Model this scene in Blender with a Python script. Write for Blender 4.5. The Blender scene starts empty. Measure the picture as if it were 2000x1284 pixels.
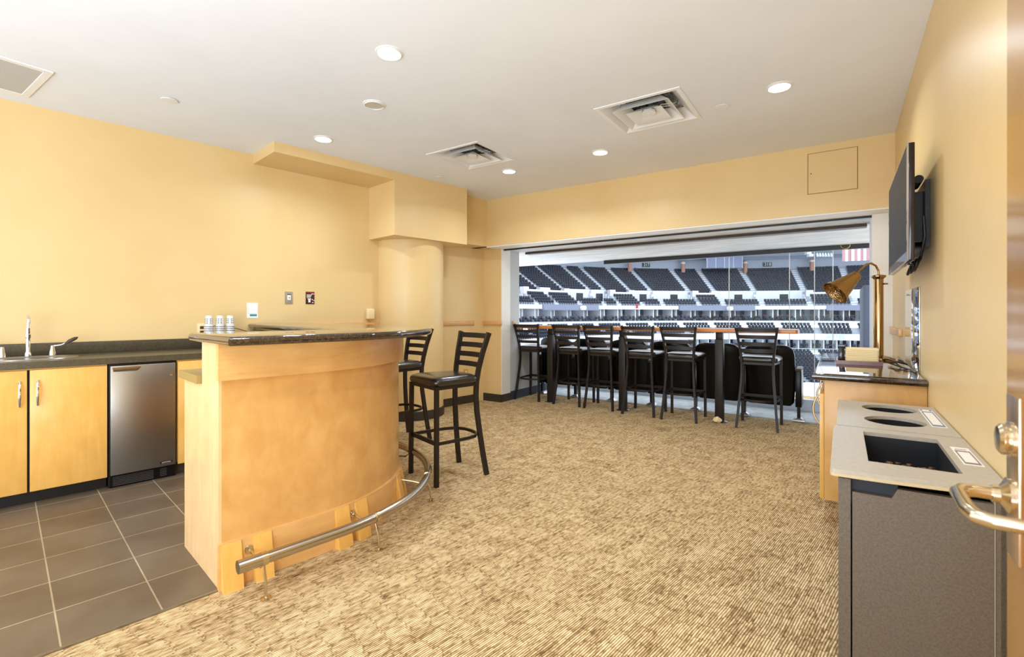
import bpy, bmesh, math, random
from mathutils import Vector, Matrix
random.seed(7)
PI = math.pi
D2R = PI/180.0
C = bpy.context.scene.collection
sc = bpy.context.scene

# ------------------------------------------------------------------ camera, world, exposure
H_EYE = 1.22
cam_d = bpy.data.cameras.new('camera'); cam = bpy.data.objects.new('camera', cam_d); C.objects.link(cam)
cam.location = (0, 0, H_EYE); cam.rotation_euler = (PI/2, 0, 0)
cam_d.sensor_fit = 'HORIZONTAL'; cam_d.sensor_width = 36.0
cam_d.lens = 943.0/2000.0*36.0
cam_d.shift_y = -(642-612.8)/2000.0
cam_d.clip_start = 0.02; cam_d.clip_end = 400
cam_d.dof.use_dof = True; cam_d.dof.focus_distance = 4.5; cam_d.dof.aperture_fstop = 5.6
sc.camera = cam

world = bpy.data.worlds.new('world'); sc.world = world; world.use_nodes = True
bg = world.node_tree.nodes['Background']
bg.inputs[0].default_value = (0.86, 0.93, 1.0, 1); bg.inputs[1].default_value = 1.9
sc.view_settings.view_transform = 'Standard'; sc.view_settings.look = 'None'
sc.view_settings.gamma = 1.0; sc.view_settings.use_curve_mapping = False
sc.view_settings.exposure = 0.48
DOWN_W = 9.0        # watts of one lit downlight

def light_area(name, loc, size, power, col, rot=(0, 0, 0), shape='DISK', spread=PI, parent=None):
    l = bpy.data.lights.new(name, 'AREA'); l.shape = shape; l.size = size
    l.energy = power; l.color = col; l.spread = spread
    o = bpy.data.objects.new(name, l); C.objects.link(o); o.location = loc; o.rotation_euler = rot
    if parent: o.parent = parent
    return o

# added fill lamp behind the camera, aimed up to brighten the ceiling
light_area('ceiling_fill', (-1.6, -1.3, 0.9), 2.6, 155.0, (0.80, 0.90, 1.0), (PI-0.45, 0, 0.1), 'SQUARE')

# ------------------------------------------------------------------ frames: the room is built on two grids
ANG_A = 43.44*D2R      # left wall, bar, tiles:   local x = -v (v = distance towards the left wall), local y = u
ANG_B = 34.38*D2R      # opening wall, right wall: local x = q, local y = p
ROT = {'A': -ANG_A, 'B': -ANG_B, 'W': 0.0}
def world_xy(fr, x, y):
    a = ROT[fr]; c, s = math.cos(a), math.sin(a)
    return (c*x - s*y, s*x + c*y)
def uv(u, v): return (-v, u)

# ------------------------------------------------------------------ materials
def lin(c):
    return tuple((x/12.92 if x <= 0.04045 else ((x+0.055)/1.055)**2.4) for x in [k/255.0 for k in c[:3]])+(1.0,)
def newmat(name):
    m = bpy.data.materials.new(name); m.use_nodes = True
    return m, m.node_tree.nodes, m.node_tree.links, m.node_tree.nodes['Principled BSDF']
def P(name, col, rough=0.5, metal=0.0, spec=0.5, coat=0.0, emit=None, es=0.0, trans=0.0):
    m, n, l, b = newmat(name)
    b.inputs['Base Color'].default_value = lin(col); b.inputs['Roughness'].default_value = rough
    b.inputs['Metallic'].default_value = metal; b.inputs['Specular IOR Level'].default_value = spec
    b.inputs['Coat Weight'].default_value = coat; b.inputs['Coat Roughness'].default_value = 0.1
    b.inputs['Transmission Weight'].default_value = trans
    if emit: b.inputs['Emission Color'].default_value = lin(emit); b.inputs['Emission Strength'].default_value = es
    return m
def tex(n, l, typ, coord='Object', scale=(1, 1, 1)):
    tc = n.new('ShaderNodeTexCoord'); mp = n.new('ShaderNodeMapping'); mp.inputs['Scale'].default_value = scale
    l.new(tc.outputs[coord], mp.inputs[0]); t = n.new(typ); l.new(mp.outputs[0], t.inputs['Vector']); return t
def ramp(n, l, src, stops):
    r = n.new('ShaderNodeValToRGB'); e = r.color_ramp.elements
    while len(e) < len(stops): e.new(0.5)
    for k, (p, c) in enumerate(stops): e[k].position = p; e[k].color = lin(c)
    l.new(src, r.inputs[0]); return r
def mth(n, l, op, a, b=None, c=None):
    m = n.new('ShaderNodeMath'); m.operation = op
    for i, v in enumerate((a, b, c)):
        if v is None: continue
        if isinstance(v, (int, float)): m.inputs[i].default_value = v
        else: l.new(v, m.inputs[i])
    return m.outputs[0]
def mat_noise(name, c1, c2, scale, rough=0.5, metal=0.0, coat=0.0, bump=0.0, detail=4, stops=(0.35, 0.65), stretch=(1, 1, 1), spec=0.5):
    m, n, l, b = newmat(name)
    t = tex(n, l, 'ShaderNodeTexNoise', scale=stretch); t.inputs['Scale'].default_value = scale; t.inputs['Detail'].default_value = detail
    r = ramp(n, l, t.outputs['Fac'], [(stops[0], c1), (stops[1], c2)])
    l.new(r.outputs[0], b.inputs['Base Color'])
    b.inputs['Roughness'].default_value = rough; b.inputs['Metallic'].default_value = metal
    b.inputs['Coat Weight'].default_value = coat; b.inputs['Coat Roughness'].default_value = 0.12
    b.inputs['Specular IOR Level'].default_value = spec
    if bump:
        bp = n.new('ShaderNodeBump'); bp.inputs['Strength'].default_value = bump; bp.inputs['Distance'].default_value = 0.002
        l.new(t.outputs['Fac'], bp.inputs['Height']); l.new(bp.outputs[0], b.inputs['Normal'])
    return m
def mat_wood(name, c1, c2, rough=0.35, stretch=(6, 6, 0.7), coat=0.25):
    m, n, l, b = newmat(name)
    t = tex(n, l, 'ShaderNodeTexNoise', scale=stretch); t.inputs['Scale'].default_value = 5; t.inputs['Detail'].default_value = 6; t.inputs['Distortion'].default_value = 0.6
    r = ramp(n, l, t.outputs['Fac'], [(0.25, c1), (0.75, c2)])
    t2 = tex(n, l, 'ShaderNodeTexNoise', scale=(1, 1, 1)); t2.inputs['Scale'].default_value = 9; t2.inputs['Detail'].default_value = 3
    mx = n.new('ShaderNodeMix'); mx.data_type = 'RGBA'; mx.blend_type = 'MULTIPLY'; mx.inputs[0].default_value = 0.35
    r2 = ramp(n, l, t2.outputs['Fac'], [(0.3, (225, 215, 200)), (0.7, (255, 255, 255))])
    l.new(r.outputs[0], mx.inputs[6]); l.new(r2.outputs[0], mx.inputs[7]); l.new(mx.outputs[2], b.inputs['Base Color'])
    b.inputs['Roughness'].default_value = rough; b.inputs['Coat Weight'].default_value = coat; b.inputs['Coat Roughness'].default_value = 0.2
    return m
def mat_granite():
    m, n, l, b = newmat('granite')
    v = tex(n, l, 'ShaderNodeTexVoronoi'); v.inputs['Scale'].default_value = 420
    t = tex(n, l, 'ShaderNodeTexNoise'); t.inputs['Scale'].default_value = 70; t.inputs['Detail'].default_value = 5
    s = mth(n, l, 'ADD', mth(n, l, 'MULTIPLY', v.outputs['Distance'], 0.7), mth(n, l, 'MULTIPLY', t.outputs['Fac'], 0.7))
    r = ramp(n, l, s, [(0.35, (10, 8, 6)), (0.65, (34, 24, 17)), (0.82, (58, 42, 28)), (0.97, (110, 84, 56))])
    l.new(r.outputs[0], b.inputs['Base Color']); b.inputs['Roughness'].default_value = 0.07
    b.inputs['Specular IOR Level'].default_value = 0.75; b.inputs['Coat Weight'].default_value = 0.6; b.inputs['Coat Roughness'].default_value = 0.03
    return m
def mat_carpet():
    m, n, l, b = newmat('carpet')
    tc = n.new('ShaderNodeTexCoord'); sp = n.new('ShaderNodeSeparateXYZ')
    wn = n.new('ShaderNodeTexNoise'); wn.inputs['Scale'].default_value = 4; l.new(tc.outputs['Object'], wn.inputs['Vector'])
    l.new(tc.outputs['Object'], sp.inputs[0]); x, y = sp.outputs[0], sp.outputs[1]
    xw = mth(n, l, 'ADD', x, mth(n, l, 'MULTIPLY', wn.outputs['Fac'], 0.012))
    sx = mth(n, l, 'DIVIDE', xw, 0.0092); ix = mth(n, l, 'FLOOR', sx); fx = mth(n, l, 'FRACT', sx)
    ridge = mth(n, l, 'SUBTRACT', 1.0, mth(n, l, 'ABSOLUTE', mth(n, l, 'SUBTRACT', mth(n, l, 'MULTIPLY', fx, 2.0), 1.0)))
    col = mth(n, l, 'FLOOR', mth(n, l, 'DIVIDE', xw, 0.0644))
    w1 = n.new('ShaderNodeTexWhiteNoise'); w1.noise_dimensions = '1D'; l.new(col, w1.inputs['W'])
    w4 = n.new('ShaderNodeTexWhiteNoise'); w4.noise_dimensions = '1D'; l.new(ix, w4.inputs['W'])
    off = mth(n, l, 'ADD', mth(n, l, 'MULTIPLY', w1.outputs['Value'], 0.3), mth(n, l, 'MULTIPLY', w4.outputs['Value'], 0.022))
    sy = mth(n, l, 'DIVIDE', mth(n, l, 'ADD', y, off), 0.092); iy = mth(n, l, 'FLOOR', sy); fy = mth(n, l, 'FRACT', sy)
    cx = n.new('ShaderNodeCombineXYZ'); l.new(ix, cx.inputs[0]); l.new(iy, cx.inputs[1])
    w2 = n.new('ShaderNodeTexWhiteNoise'); w2.noise_dimensions = '3D'; l.new(cx.outputs[0], w2.inputs['Vector'])
    cc = n.new('ShaderNodeCombineXYZ'); l.new(col, cc.inputs[0]); l.new(iy, cc.inputs[1])
    w3 = n.new('ShaderNodeTexWhiteNoise'); w3.noise_dimensions = '3D'; l.new(cc.outputs[0], w3.inputs['Vector'])
    big = n.new('ShaderNodeTexNoise'); big.inputs['Scale'].default_value = 7; big.inputs['Detail'].default_value = 5; l.new(tc.outputs['Object'], big.inputs['Vector'])
    end = n.new('ShaderNodeMapRange'); l.new(fy, end.inputs[0]); end.inputs[1].default_value = 0.0; end.inputs[2].default_value = 0.10; end.inputs[3].default_value = 0.45; end.inputs[4].default_value = 1.0
    a = mth(n, l, 'ADD', mth(n, l, 'MULTIPLY', w2.outputs['Value'], 0.34), mth(n, l, 'MULTIPLY', w3.outputs['Value'], 0.14))
    st = tex(n, l, 'ShaderNodeTexNoise', scale=(85, 26, 1)); st.inputs['Scale'].default_value = 1.0; st.inputs['Detail'].default_value = 2
    a = mth(n, l, 'ADD', a, mth(n, l, 'MULTIPLY', big.outputs['Fac'], 0.62))
    a = mth(n, l, 'ADD', a, mth(n, l, 'MULTIPLY', mth(n, l, 'SUBTRACT', st.outputs['Fac'], 0.38), 1.7))
    f = mth(n, l, 'MULTIPLY', mth(n, l, 'MULTIPLY', mth(n, l, 'ADD', mth(n, l, 'MULTIPLY', ridge, 0.85), 0.18), a), end.outputs[0])
    r = ramp(n, l, f, [(0.04, (88, 68, 44)), (0.25, (136, 108, 72)), (0.48, (190, 158, 111)), (0.85, (232, 207, 163))])
    l.new(r.outputs[0], b.inputs['Base Color']); b.inputs['Roughness'].default_value = 0.95; b.inputs['Specular IOR Level'].default_value = 0.1
    bp = n.new('ShaderNodeBump'); bp.inputs['Strength'].default_value = 0.35; bp.inputs['Distance'].default_value = 0.004
    l.new(f, bp.inputs['Height']); l.new(bp.outputs[0], b.inputs['Normal'])
    return m
def mat_tile():
    m, n, l, b = newmat('floor_tile')
    tc = n.new('ShaderNodeTexCoord'); mp = n.new('ShaderNodeMapping'); mp.inputs['Location'].default_value = (2.40, -0.147, 0)
    l.new(tc.outputs['Object'], mp.inputs[0])
    br = n.new('ShaderNodeTexBrick'); br.offset = 0.0; br.squash = 1.0
    l.new(mp.outputs[0], br.inputs['Vector'])
    br.inputs['Color1'].default_value = lin((104, 90, 72)); br.inputs['Color2'].default_value = lin((112, 98, 80))
    br.inputs['Mortar'].default_value = lin((172, 158, 130)); br.inputs['Scale'].default_value = 1.0
    br.inputs['Mortar Size'].default_value = 0.003; br.inputs['Mortar Smooth'].default_value = 0.1
    br.inputs['Brick Width'].default_value = 0.31; br.inputs['Row Height'].default_value = 0.305
    t = tex(n, l, 'ShaderNodeTexNoise'); t.inputs['Scale'].default_value = 3.5; t.inputs['Detail'].default_value = 6
    r2 = ramp(n, l, t.outputs['Fac'], [(0.3, (215, 205, 196)), (0.7, (255, 255, 255))])
    mx = n.new('ShaderNodeMix'); mx.data_type = 'RGBA'; mx.blend_type = 'MULTIPLY'; mx.inputs[0].default_value = 1.0
    l.new(br.outputs['Color'], mx.inputs[6]); l.new(r2.outputs[0], mx.inputs[7]); l.new(mx.outputs[2], b.inputs['Base Color'])
    b.inputs['Roughness'].default_value = 0.42
    bp = n.new('ShaderNodeBump'); bp.inputs['Strength'].default_value = 0.3; bp.inputs['Distance'].default_value = 0.002; bp.invert = True
    l.new(br.outputs['Fac'], bp.inputs['Height']); l.new(bp.outputs[0], b.inputs['Normal'])
    return m
def mat_brushed(name, col, rough=0.28, stretch=(1, 1, 60)):
    m, n, l, b = newmat(name)
    t = tex(n, l, 'ShaderNodeTexNoise', scale=stretch); t.inputs['Scale'].default_value = 8
    r = n.new('ShaderNodeMapRange'); r.inputs[3].default_value = rough-0.06; r.inputs[4].default_value = rough+0.08
    l.new(t.outputs['Fac'], r.inputs[0]); l.new(r.outputs[0], b.inputs['Roughness'])
    b.inputs['Base Color'].default_value = lin(col); b.inputs['Metallic'].default_value = 1.0
    return m
def mat_glass():
    m, n, l, b = newmat('clear_glass')
    n.remove(b); o = n['Material Output']
    tr = n.new('ShaderNodeBsdfTransparent'); tr.inputs[0].default_value = (0.97, 0.985, 0.98, 1)
    g = n.new('ShaderNodeBsdfGlossy'); g.inputs['Roughness'].default_value = 0.01
    fr = n.new('ShaderNodeFresnel'); fr.inputs[0].default_value = 1.12
    mx = n.new('ShaderNodeMixShader'); l.new(fr.outputs[0], mx.inputs[0]); l.new(tr.outputs[0], mx.inputs[1]); l.new(g.outputs[0], mx.inputs[2]); l.new(mx.outputs[0], o.inputs[0])
    return m
def mat_mirror():
    m, n, l, b = newmat('polished_steel')
    b.inputs['Base Color'].default_value = lin((225, 228, 232)); b.inputs['Metallic'].default_value = 1; b.inputs['Roughness'].default_value = 0.05
    t = tex(n, l, 'ShaderNodeTexNoise', scale=(1, 1, 3)); t.inputs['Scale'].default_value = 5; t.inputs['Detail'].default_value = 2
    bp = n.new('ShaderNodeBump'); bp.inputs['Strength'].default_value = 0.12; bp.inputs['Distance'].default_value = 0.02
    l.new(t.outputs['Fac'], bp.inputs['Height']); l.new(bp.outputs[0], b.inputs['Normal'])
    return m

M = dict(
    wall=mat_noise('wall_paint', (225, 194, 137), (229, 199, 143), 2.0, rough=0.38, spec=0.5),
    ceil=mat_noise('ceiling_paint', (236, 239, 244), (240, 243, 248), 2.0, rough=0.9, spec=0.1),
    white=P('white_paint', (240, 238, 232), 0.5), whitemetal=P('white_metal', (236, 236, 234), 0.4),
    carpet=mat_carpet(), tile=mat_tile(), granite=mat_granite(),
    maple=mat_wood('maple_panel', (206, 154, 86), (222, 174, 106), 0.33, stretch=(2.5, 2.5, 1.6)),
    maple_l=mat_wood('pale_maple', (226, 186, 132), (236, 200, 150), 0.4),
    maple_a=mat_wood('apron_maple', (216, 164, 98), (230, 184, 118), 0.33, stretch=(0.8, 0.8, 6)),
    maple_y=mat_wood('yellow_maple', (228, 172, 82), (238, 188, 104), 0.36),
    railwood=mat_wood('rail_wood', (218, 166, 104), (230, 182, 122), 0.4, stretch=(1, 1, 8)),
    tabletop=mat_wood('counter_wood', (196, 118, 48), (214, 138, 64), 0.3, stretch=(2, 20, 2)),
    base=P('dark_baseboard', (58, 48, 38), 0.55),
    laminate=mat_noise('dark_laminate', (72, 64, 48), (84, 76, 58), 60, rough=0.3),
    olive=P('olive_laminate', (150, 128, 72), 0.35),
    steel=mat_brushed('brushed_steel', (158, 157, 155), 0.3), steel_r=P('rail_steel', (186, 176, 160), 0.27, 1.0),
    chrome=P('chrome', (232, 232, 235), 0.08, 1.0), nickel=P('satin_nickel', (208, 196, 170), 0.2, 1.0),
    brass=P('brass', (164, 134, 92), 0.13, 1.0), mirror=mat_mirror(),
    frame=P('dark_bronze_metal', (36, 30, 26), 0.42, 0.0, 0.35), vinyl=P('black_vinyl', (34, 30, 28), 0.28, 0, 0.6, coat=0.3),
    black=P('black_plastic', (18, 19, 22), 0.35), blackgloss=P('black_gloss', (7, 8, 11), 0.3, 0, 0.3), dark=P('shade_and_liner_black', (10, 10, 10), 0.8),
    screen=P('tv_screen', (60, 60, 61), 0.55, 0, 0.15), bezel=P('tv_bezel', (40, 30, 26), 0.12, 0.3),
    glass=mat_glass(), glow=P('lamp_glow', (255, 255, 255), 0.5, emit=(255, 250, 238), es=14.0),
    cone=P('downlight_cone', (205, 203, 198), 0.35, 0.3), alu=mat_noise('crinkled_foil', (70, 70, 72), (190, 190, 192), 60, rough=0.35, metal=0.6, detail=6),
    binbody=mat_noise('bin_laminate', (92, 80, 67), (106, 93, 79), 180, rough=0.45, bump=0.15),
    binlid=mat_noise('bin_lid_laminate', (172, 162, 147), (182, 172, 157), 60, rough=0.33),
    binlip=P('bin_lid_edge', (196, 178, 140), 0.35), label=P('label_paper', (240, 232, 222), 0.5), labelblue=P('label_blue', (96, 118, 150), 0.5),
    labelgrey=P('label_grey', (130, 118, 120), 0.5), teal=P('teal_print', (42, 140, 165), 0.5), red=P('red_print', (150, 30, 34), 0.5),
    maroon=P('maroon_print', (70, 28, 24), 0.45), greyplate=P('grey_plate', (160, 146, 130), 0.4), beigeplastic=P('beige_plastic', (238, 214, 168), 0.4),
    orangeoutlet=P('amber_outlet', (206, 160, 84), 0.5), cup=P('clear_cup', (240, 240, 238), 0.15, 0, 0.6, trans=0.25), cupprint=P('cup_print', (70, 58, 50), 0.5),
    cream=P('cream_paper', (240, 214, 160), 0.7), traywood=mat_wood('tray_wood', (96, 40, 24), (120, 56, 34), 0.3),
    concrete=mat_noise('balcony_concrete', (208, 212, 216), (236, 239, 241), 6, rough=0.9, detail=8, stretch=(0.4, 2.5, 1)),
    slab=mat_noise('balcony_floor_concrete', (168, 176, 182), (196, 202, 206), 9, rough=0.9, detail=8),
    greywall=P('grey_painted_wall', (196, 200, 204), 0.7), slate=P('blue_grey_panel', (100, 112, 136), 0.5), brownmetal=P('brown_metal', (70, 52, 36), 0.5),
    arena_white=P('arena_white', (226, 232, 240), 0.7), arena_grey=P('arena_grey', (150, 158, 170), 0.8), tread=P('arena_tread', (176, 184, 196), 0.9),
    seat_dark=P('arena_seat_plastic', (28, 34, 52), 0.4), fascia=P('fascia_grey', (132, 138, 160), 0.6), terracotta=P('terracotta', (196, 148, 132), 0.8),
    suite_dark=P('suite_dark', (34, 40, 54), 0.4), suite_olive=P('suite_olive', (96, 94, 84), 0.6), ice=P('event_floor', (220, 228, 236), 0.6),
    stripe=P('flag_red', (176, 134, 140), 0.8), gold=P('gold', (186, 156, 80), 0.3, 0.8), crumb=mat_noise('crumbs', (40, 26, 18), (150, 104, 66), 90, rough=0.8),
    grille=mat_noise('grille_grey', (186, 185, 181), (198, 197, 193), 200, rough=0.8),
    walnutdoor=mat_wood('entry_door_wood', (206, 150, 70), (222, 168, 86), 0.16, coat=0.6),
)

# ------------------------------------------------------------------ mesh builder
class MB:
    def __init__(s): s.bm = bmesh.new()
    def box(s, x0, x1, y0, y1, z0, z1, bev=0.0, seg=2):
        x0, x1 = min(x0, x1), max(x0, x1); y0, y1 = min(y0, y1), max(y0, y1); z0, z1 = min(z0, z1), max(z0, z1)
        b = bmesh.new(); bmesh.ops.create_cube(b, size=1)
        for v in b.verts: v.co = Vector((x0+(v.co.x+.5)*(x1-x0), y0+(v.co.y+.5)*(y1-y0), z0+(v.co.z+.5)*(z1-z0)))
        if bev > 0: bmesh.ops.bevel(b, geom=list(b.edges), offset=bev, segments=seg, affect='EDGES', profile=0.5)
        s._merge(b); return s
    def _merge(s, b):
        mp = {}
        for v in b.verts: mp[v] = s.bm.verts.new(v.co)
        for f in b.faces:
            try: s.bm.faces.new([mp[v] for v in f.verts])
            except ValueError: pass
        b.free()
    def poly(s, pts):
        vs = [s.bm.verts.new(p) for p in pts]; return s.bm.faces.new(vs)
    def prism(s, pts, z0, z1, bev=0.0, seg=3):
        b = bmesh.new(); n = len(pts)
        lo = [b.verts.new((x, y, z0)) for x, y in pts]; hi = [b.verts.new((x, y, z1)) for x, y in pts]
        b.faces.new(hi); b.faces.new(lo[::-1])
        for i in range(n): b.faces.new((lo[i], lo[(i+1) % n], hi[(i+1) % n], hi[i]))
        bmesh.ops.recalc_face_normals(b, faces=b.faces)
        if bev > 0:
            es = [e for e in b.edges if abs(e.verts[0].co.z-e.verts[1].co.z) < 1e-6]
            bmesh.ops.bevel(b, geom=es, offset=bev, segments=seg, affect='EDGES', profile=0.5)
        s._merge(b); return s
    def loft(s, rings, cap=True, closed=True):
        R = [[s.bm.verts.new(p) for p in r] for r in rings]; n = len(R[0])
        for a, b in zip(R[:-1], R[1:]):
            for i in range(n if closed else n-1): s.bm.faces.new((a[i], a[(i+1) % n], b[(i+1) % n], b[i]))
        if cap and closed: s.bm.faces.new(R[0][::-1]); s.bm.faces.new(R[-1])
        return s
    def lathe(s, prof, c=(0, 0, 0), seg=24, axis=None, cap=True):
        # prof: list of (r, h) along axis
        ax = Vector(axis or (0, 0, 1)).normalized(); q = Vector((0, 0, 1)).rotation_difference(ax); c = Vector(c)
        rings = [[c+q @ Vector((max(r, 1e-4)*math.cos(2*PI*k/seg), max(r, 1e-4)*math.sin(2*PI*k/seg), h)) for k in range(seg)] for r, h in prof]
        return s.loft(rings, cap)
    def cyl(s, p0, p1, r, seg=16, r1=None):
        p0, p1 = Vector(p0), Vector(p1); d = p1-p0
        return s.lathe([(r, 0), (r if r1 is None else r1, d.length)], p0, seg, d)
    def tube(s, path, r, seg=10, closed=False):
        pts = [Vector(p) for p in path]; n = len(pts); rings = []; prev = None
        for i, p in enumerate(pts):
            if closed: t = (pts[(i+1) % n]-pts[i-1]).normalized()
            else: t = (pts[min(i+1, n-1)]-pts[max(i-1, 0)]).normalized()
            if prev is None: nn = t.orthogonal().normalized()
            else: nn = (prev-t*prev.dot(t)).normalized()
            prev = nn; bb = t.cross(nn); rr = r[i] if isinstance(r, (list, tuple)) else r
            rings.append([p+(nn*math.cos(2*PI*k/seg)+bb*math.sin(2*PI*k/seg))*rr for k in range(seg)])
        if closed: rings.append(rings[0]); return s.loft(rings, False)
        return s.loft(rings, True)
    def sweep(s, path, w, d, side=(1, 0, 0)):
        # rectangular section: w along 'side', d across
        pts = [Vector(p) for p in path]; n = len(pts); sd = Vector(side).normalized(); rings = []
        for i, p in enumerate(pts):
            t = (pts[min(i+1, n-1)]-pts[max(i-1, 0)]).normalized()
            a = (sd-t*sd.dot(t)).normalized(); b = t.cross(a)
            rings.append([p+a*w/2+b*d/2, p-a*w/2+b*d/2, p-a*w/2-b*d/2, p+a*w/2-b*d/2])
        return s.loft(rings, True)
    def ribbon(s, path, h, t, closed=False):
        # flat bar standing on edge following a horizontal path; h vertical, t thick
        pts = [Vector(p) for p in path]; n = len(pts); rings = []
        for i, p in enumerate(pts):
            if closed: tg = pts[(i+1) % n]-pts[i-1]
            else: tg = pts[min(i+1, n-1)]-pts[max(i-1, 0)]
            nn = Vector((-tg.y, tg.x, 0)).normalized()
            rings.append([p+nn*t/2+Vector((0, 0, h/2)), p-nn*t/2+Vector((0, 0, h/2)), p-nn*t/2-Vector((0, 0, h/2)), p+nn*t/2-Vector((0, 0, h/2))])
        if closed: rings.append(rings[0])
        return s.loft(rings, not closed)
    def holed(s, outer, holes, z0, z1):
        for z, flip in ((z1, False), (z0, True)):
            b = bmesh.new(); es = []
            for lp in [outer]+holes:
                vs = [b.verts.new((x, y, z)) for x, y in lp]
                es += [b.edges.new((vs[i], vs[(i+1) % len(vs)])) for i in range(len(vs))]
            bmesh.ops.triangle_fill(b, edges=es, use_beauty=True, use_dissolve=False)
            bmesh.ops.recalc_face_normals(b, faces=b.faces)
            for f in b.faces:
                if (f.normal.z < 0) != flip: f.normal_flip()
            s._merge(b)
        for lp in [outer]+holes:
            n = len(lp)
            for i in range(n):
                (x0, y0), (x1, y1) = lp[i], lp[(i+1) % n]
                s.poly([(x0, y0, z0), (x1, y1, z0), (x1, y1, z1), (x0, y0, z1)])
        return s
    def mesh(s, name, mat, origin=(0, 0, 0), smooth=35, recalc=True):
        bmesh.ops.remove_doubles(s.bm, verts=s.bm.verts, dist=1e-5)
        if recalc: bmesh.ops.recalc_face_normals(s.bm, faces=s.bm.faces)
        me = bpy.data.meshes.new(name)
        for v in s.bm.verts: v.co -= Vector(origin)
        s.bm.to_mesh(me); s.bm.free()
        if isinstance(mat, (list, tuple)):
            for k in mat: me.materials.append(k)
        else: me.materials.append(mat)
        if smooth:
            for p in me.polygons: p.use_smooth = True
            me.set_sharp_from_angle(angle=smooth*D2R)
        return me

def place(o, fr, org):
    x, y = world_xy(fr, org[0], org[1]); o.location = (x, y, org[2]); o.rotation_euler = (0, 0, ROT[fr])
def tag(o, label=None, cat=None, group=None, kind=None):
    if label: o['label'] = label
    if cat: o['category'] = cat
    if group: o['group'] = group
    if kind: o['kind'] = kind
    return o
class Thing:
    "an Empty at the base of a thing, parts given in the coordinates of its frame"
    def __init__(s, name, label, cat, fr, org, group=None, kind=None):
        s.o = bpy.data.objects.new(name, None); C.objects.link(s.o); s.o.empty_display_size = 0.1
        place(s.o, fr, org); tag(s.o, label, cat, group, kind); s.org = org
    def part(s, name, mb, mat, parent=None, label=None, smooth=35, kind=None):
        o = bpy.data.objects.new(name, mb.mesh(name, mat, s.org, smooth)); C.objects.link(o)
        o.parent = parent or s.o; tag(o, label, kind=kind); return o
def solo(name, mb, mat, fr, org, label, cat, group=None, kind=None, smooth=35):
    o = bpy.data.objects.new(name, mb.mesh(name, mat, org, smooth)); C.objects.link(o); place(o, fr, org)
    tag(o, label, cat, group, kind); return o
def struct(name, mb, mat, fr='B', smooth=35, label=None):
    o = bpy.data.objects.new(name, mb.mesh(name, mat, (0, 0, 0), smooth)); C.objects.link(o); place(o, fr, (0, 0, 0))
    o['kind'] = 'structure'
    if label: o['label'] = label
    return o
def dup(root, loc, rotz, label=None, group=None):
    r = root.copy(); C.objects.link(r); r.location = loc; r.rotation_euler = (0, 0, rotz)
    if label: r['label'] = label
    if group: r['group'] = group
    for ch in list(root.children):
        c = ch.copy(); C.objects.link(c); c.parent = r
        for g in list(ch.children):
            d = g.copy(); C.objects.link(d); d.parent = c
    return r
def text_mb(txt, size, mat_to, depth=0.0):
    "text as mesh in the xy plane, centred; mat_to maps (x, y) to a point"
    cu = bpy.data.curves.new('t', 'FONT'); cu.body = txt; cu.size = size; cu.align_x = 'CENTER'; cu.align_y = 'CENTER'; cu.extrude = depth; cu.resolution_u = 3
    o = bpy.data.objects.new('t', cu); C.objects.link(o)
    me = bpy.data.meshes.new_from_object(o); mb = MB(); mb.bm.from_mesh(me)
    for v in mb.bm.verts: v.co = Vector(mat_to(v.co.x, v.co.y, v.co.z))
    bpy.data.objects.remove(o); bpy.data.meshes.remove(me); bpy.data.curves.remove(cu)
    return mb
def arc(c, r, a0, a1, n):
    return [(c[0]+r*math.cos(a0+(a1-a0)*k/n), c[1]+r*math.sin(a0+(a1-a0)*k/n)) for k in range(n+1)]
def rrect(x0, x1, y0, y1, r, n=5):
    return (arc((x1-r, y1-r), r, 0, PI/2, n)+arc((x0+r, y1-r), r, PI/2, PI, n)+arc((x0+r, y0+r), r, PI, 1.5*PI, n)+arc((x1-r, y0+r), r, 1.5*PI, 2*PI, n))

# ================================================================== room shell
CE = 2.74; QR = 0.366; VL = 4.965
struct('floor', MB().box(-4.97, 1.5, -2.2, 8.2, -0.03, 0.0), M['carpet'], 'A', label='tan and brown ribbed patterned carpet')
struct('floor_tile', MB().prism([uv(-2.2, 2.395), uv(0.66, 2.395), uv(0.66, 2.52), uv(1.1, 2.52), uv(1.5, 2.65), uv(1.8, 3.0), uv(1.85, 3.3), uv(1.85, VL), uv(-2.2, VL)], 0.0, 0.004), M['tile'], 'A', label='grey brown square floor tiles behind the bar')
solo('tile_edge_strip', MB().box(-2.4, -2.39, -2.2, 0.66, 0.0, 0.007), M['steel'], 'A', (-2.395, -0.5, 0), 'thin metal strip between grey tiles and carpet', 'trim', kind='structure')
def to_frame(fr, X, Y):
    a = -ROT[fr]; c, s = math.cos(a), math.sin(a); return (c*X-s*Y, s*X+c*Y)
DIFF = [to_frame('B', 1.038, 3.66), to_frame('B', -0.386, 4.68)]
struct('ceiling', MB().holed([(-7.6, -1.6), (0.6, -1.6), (0.6, 5.4), (-7.6, 5.4)], [[(x-.284, y-.284), (x+.284, y-.284), (x+.284, y+.284), (x-.284, y+.284)] for x, y in DIFF], CE, CE+0.05), M['ceil'])
struct('wall_left', MB().box(-VL-0.12, -VL, -2.2, 4.98, 0, CE), M['wall'], 'A')
struct('wall_right', MB().box(QR, QR+0.12, -1.6, 5.39, 0, CE), M['wall'])
struct('wall_back', MB().box(-4.9, QR+0.1, 5.16, 5.50, 2.12, CE+0.02), M['wall'])
struct('wall_back_left', MB().box(-4.7, -3.87, 5.39, 5.60, 0, 2.12), M['wall'])
struct('wall_back_right', MB().box(0.22, QR+0.12, 5.39, 5.60, 0, 2.12), M['white'])
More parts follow.
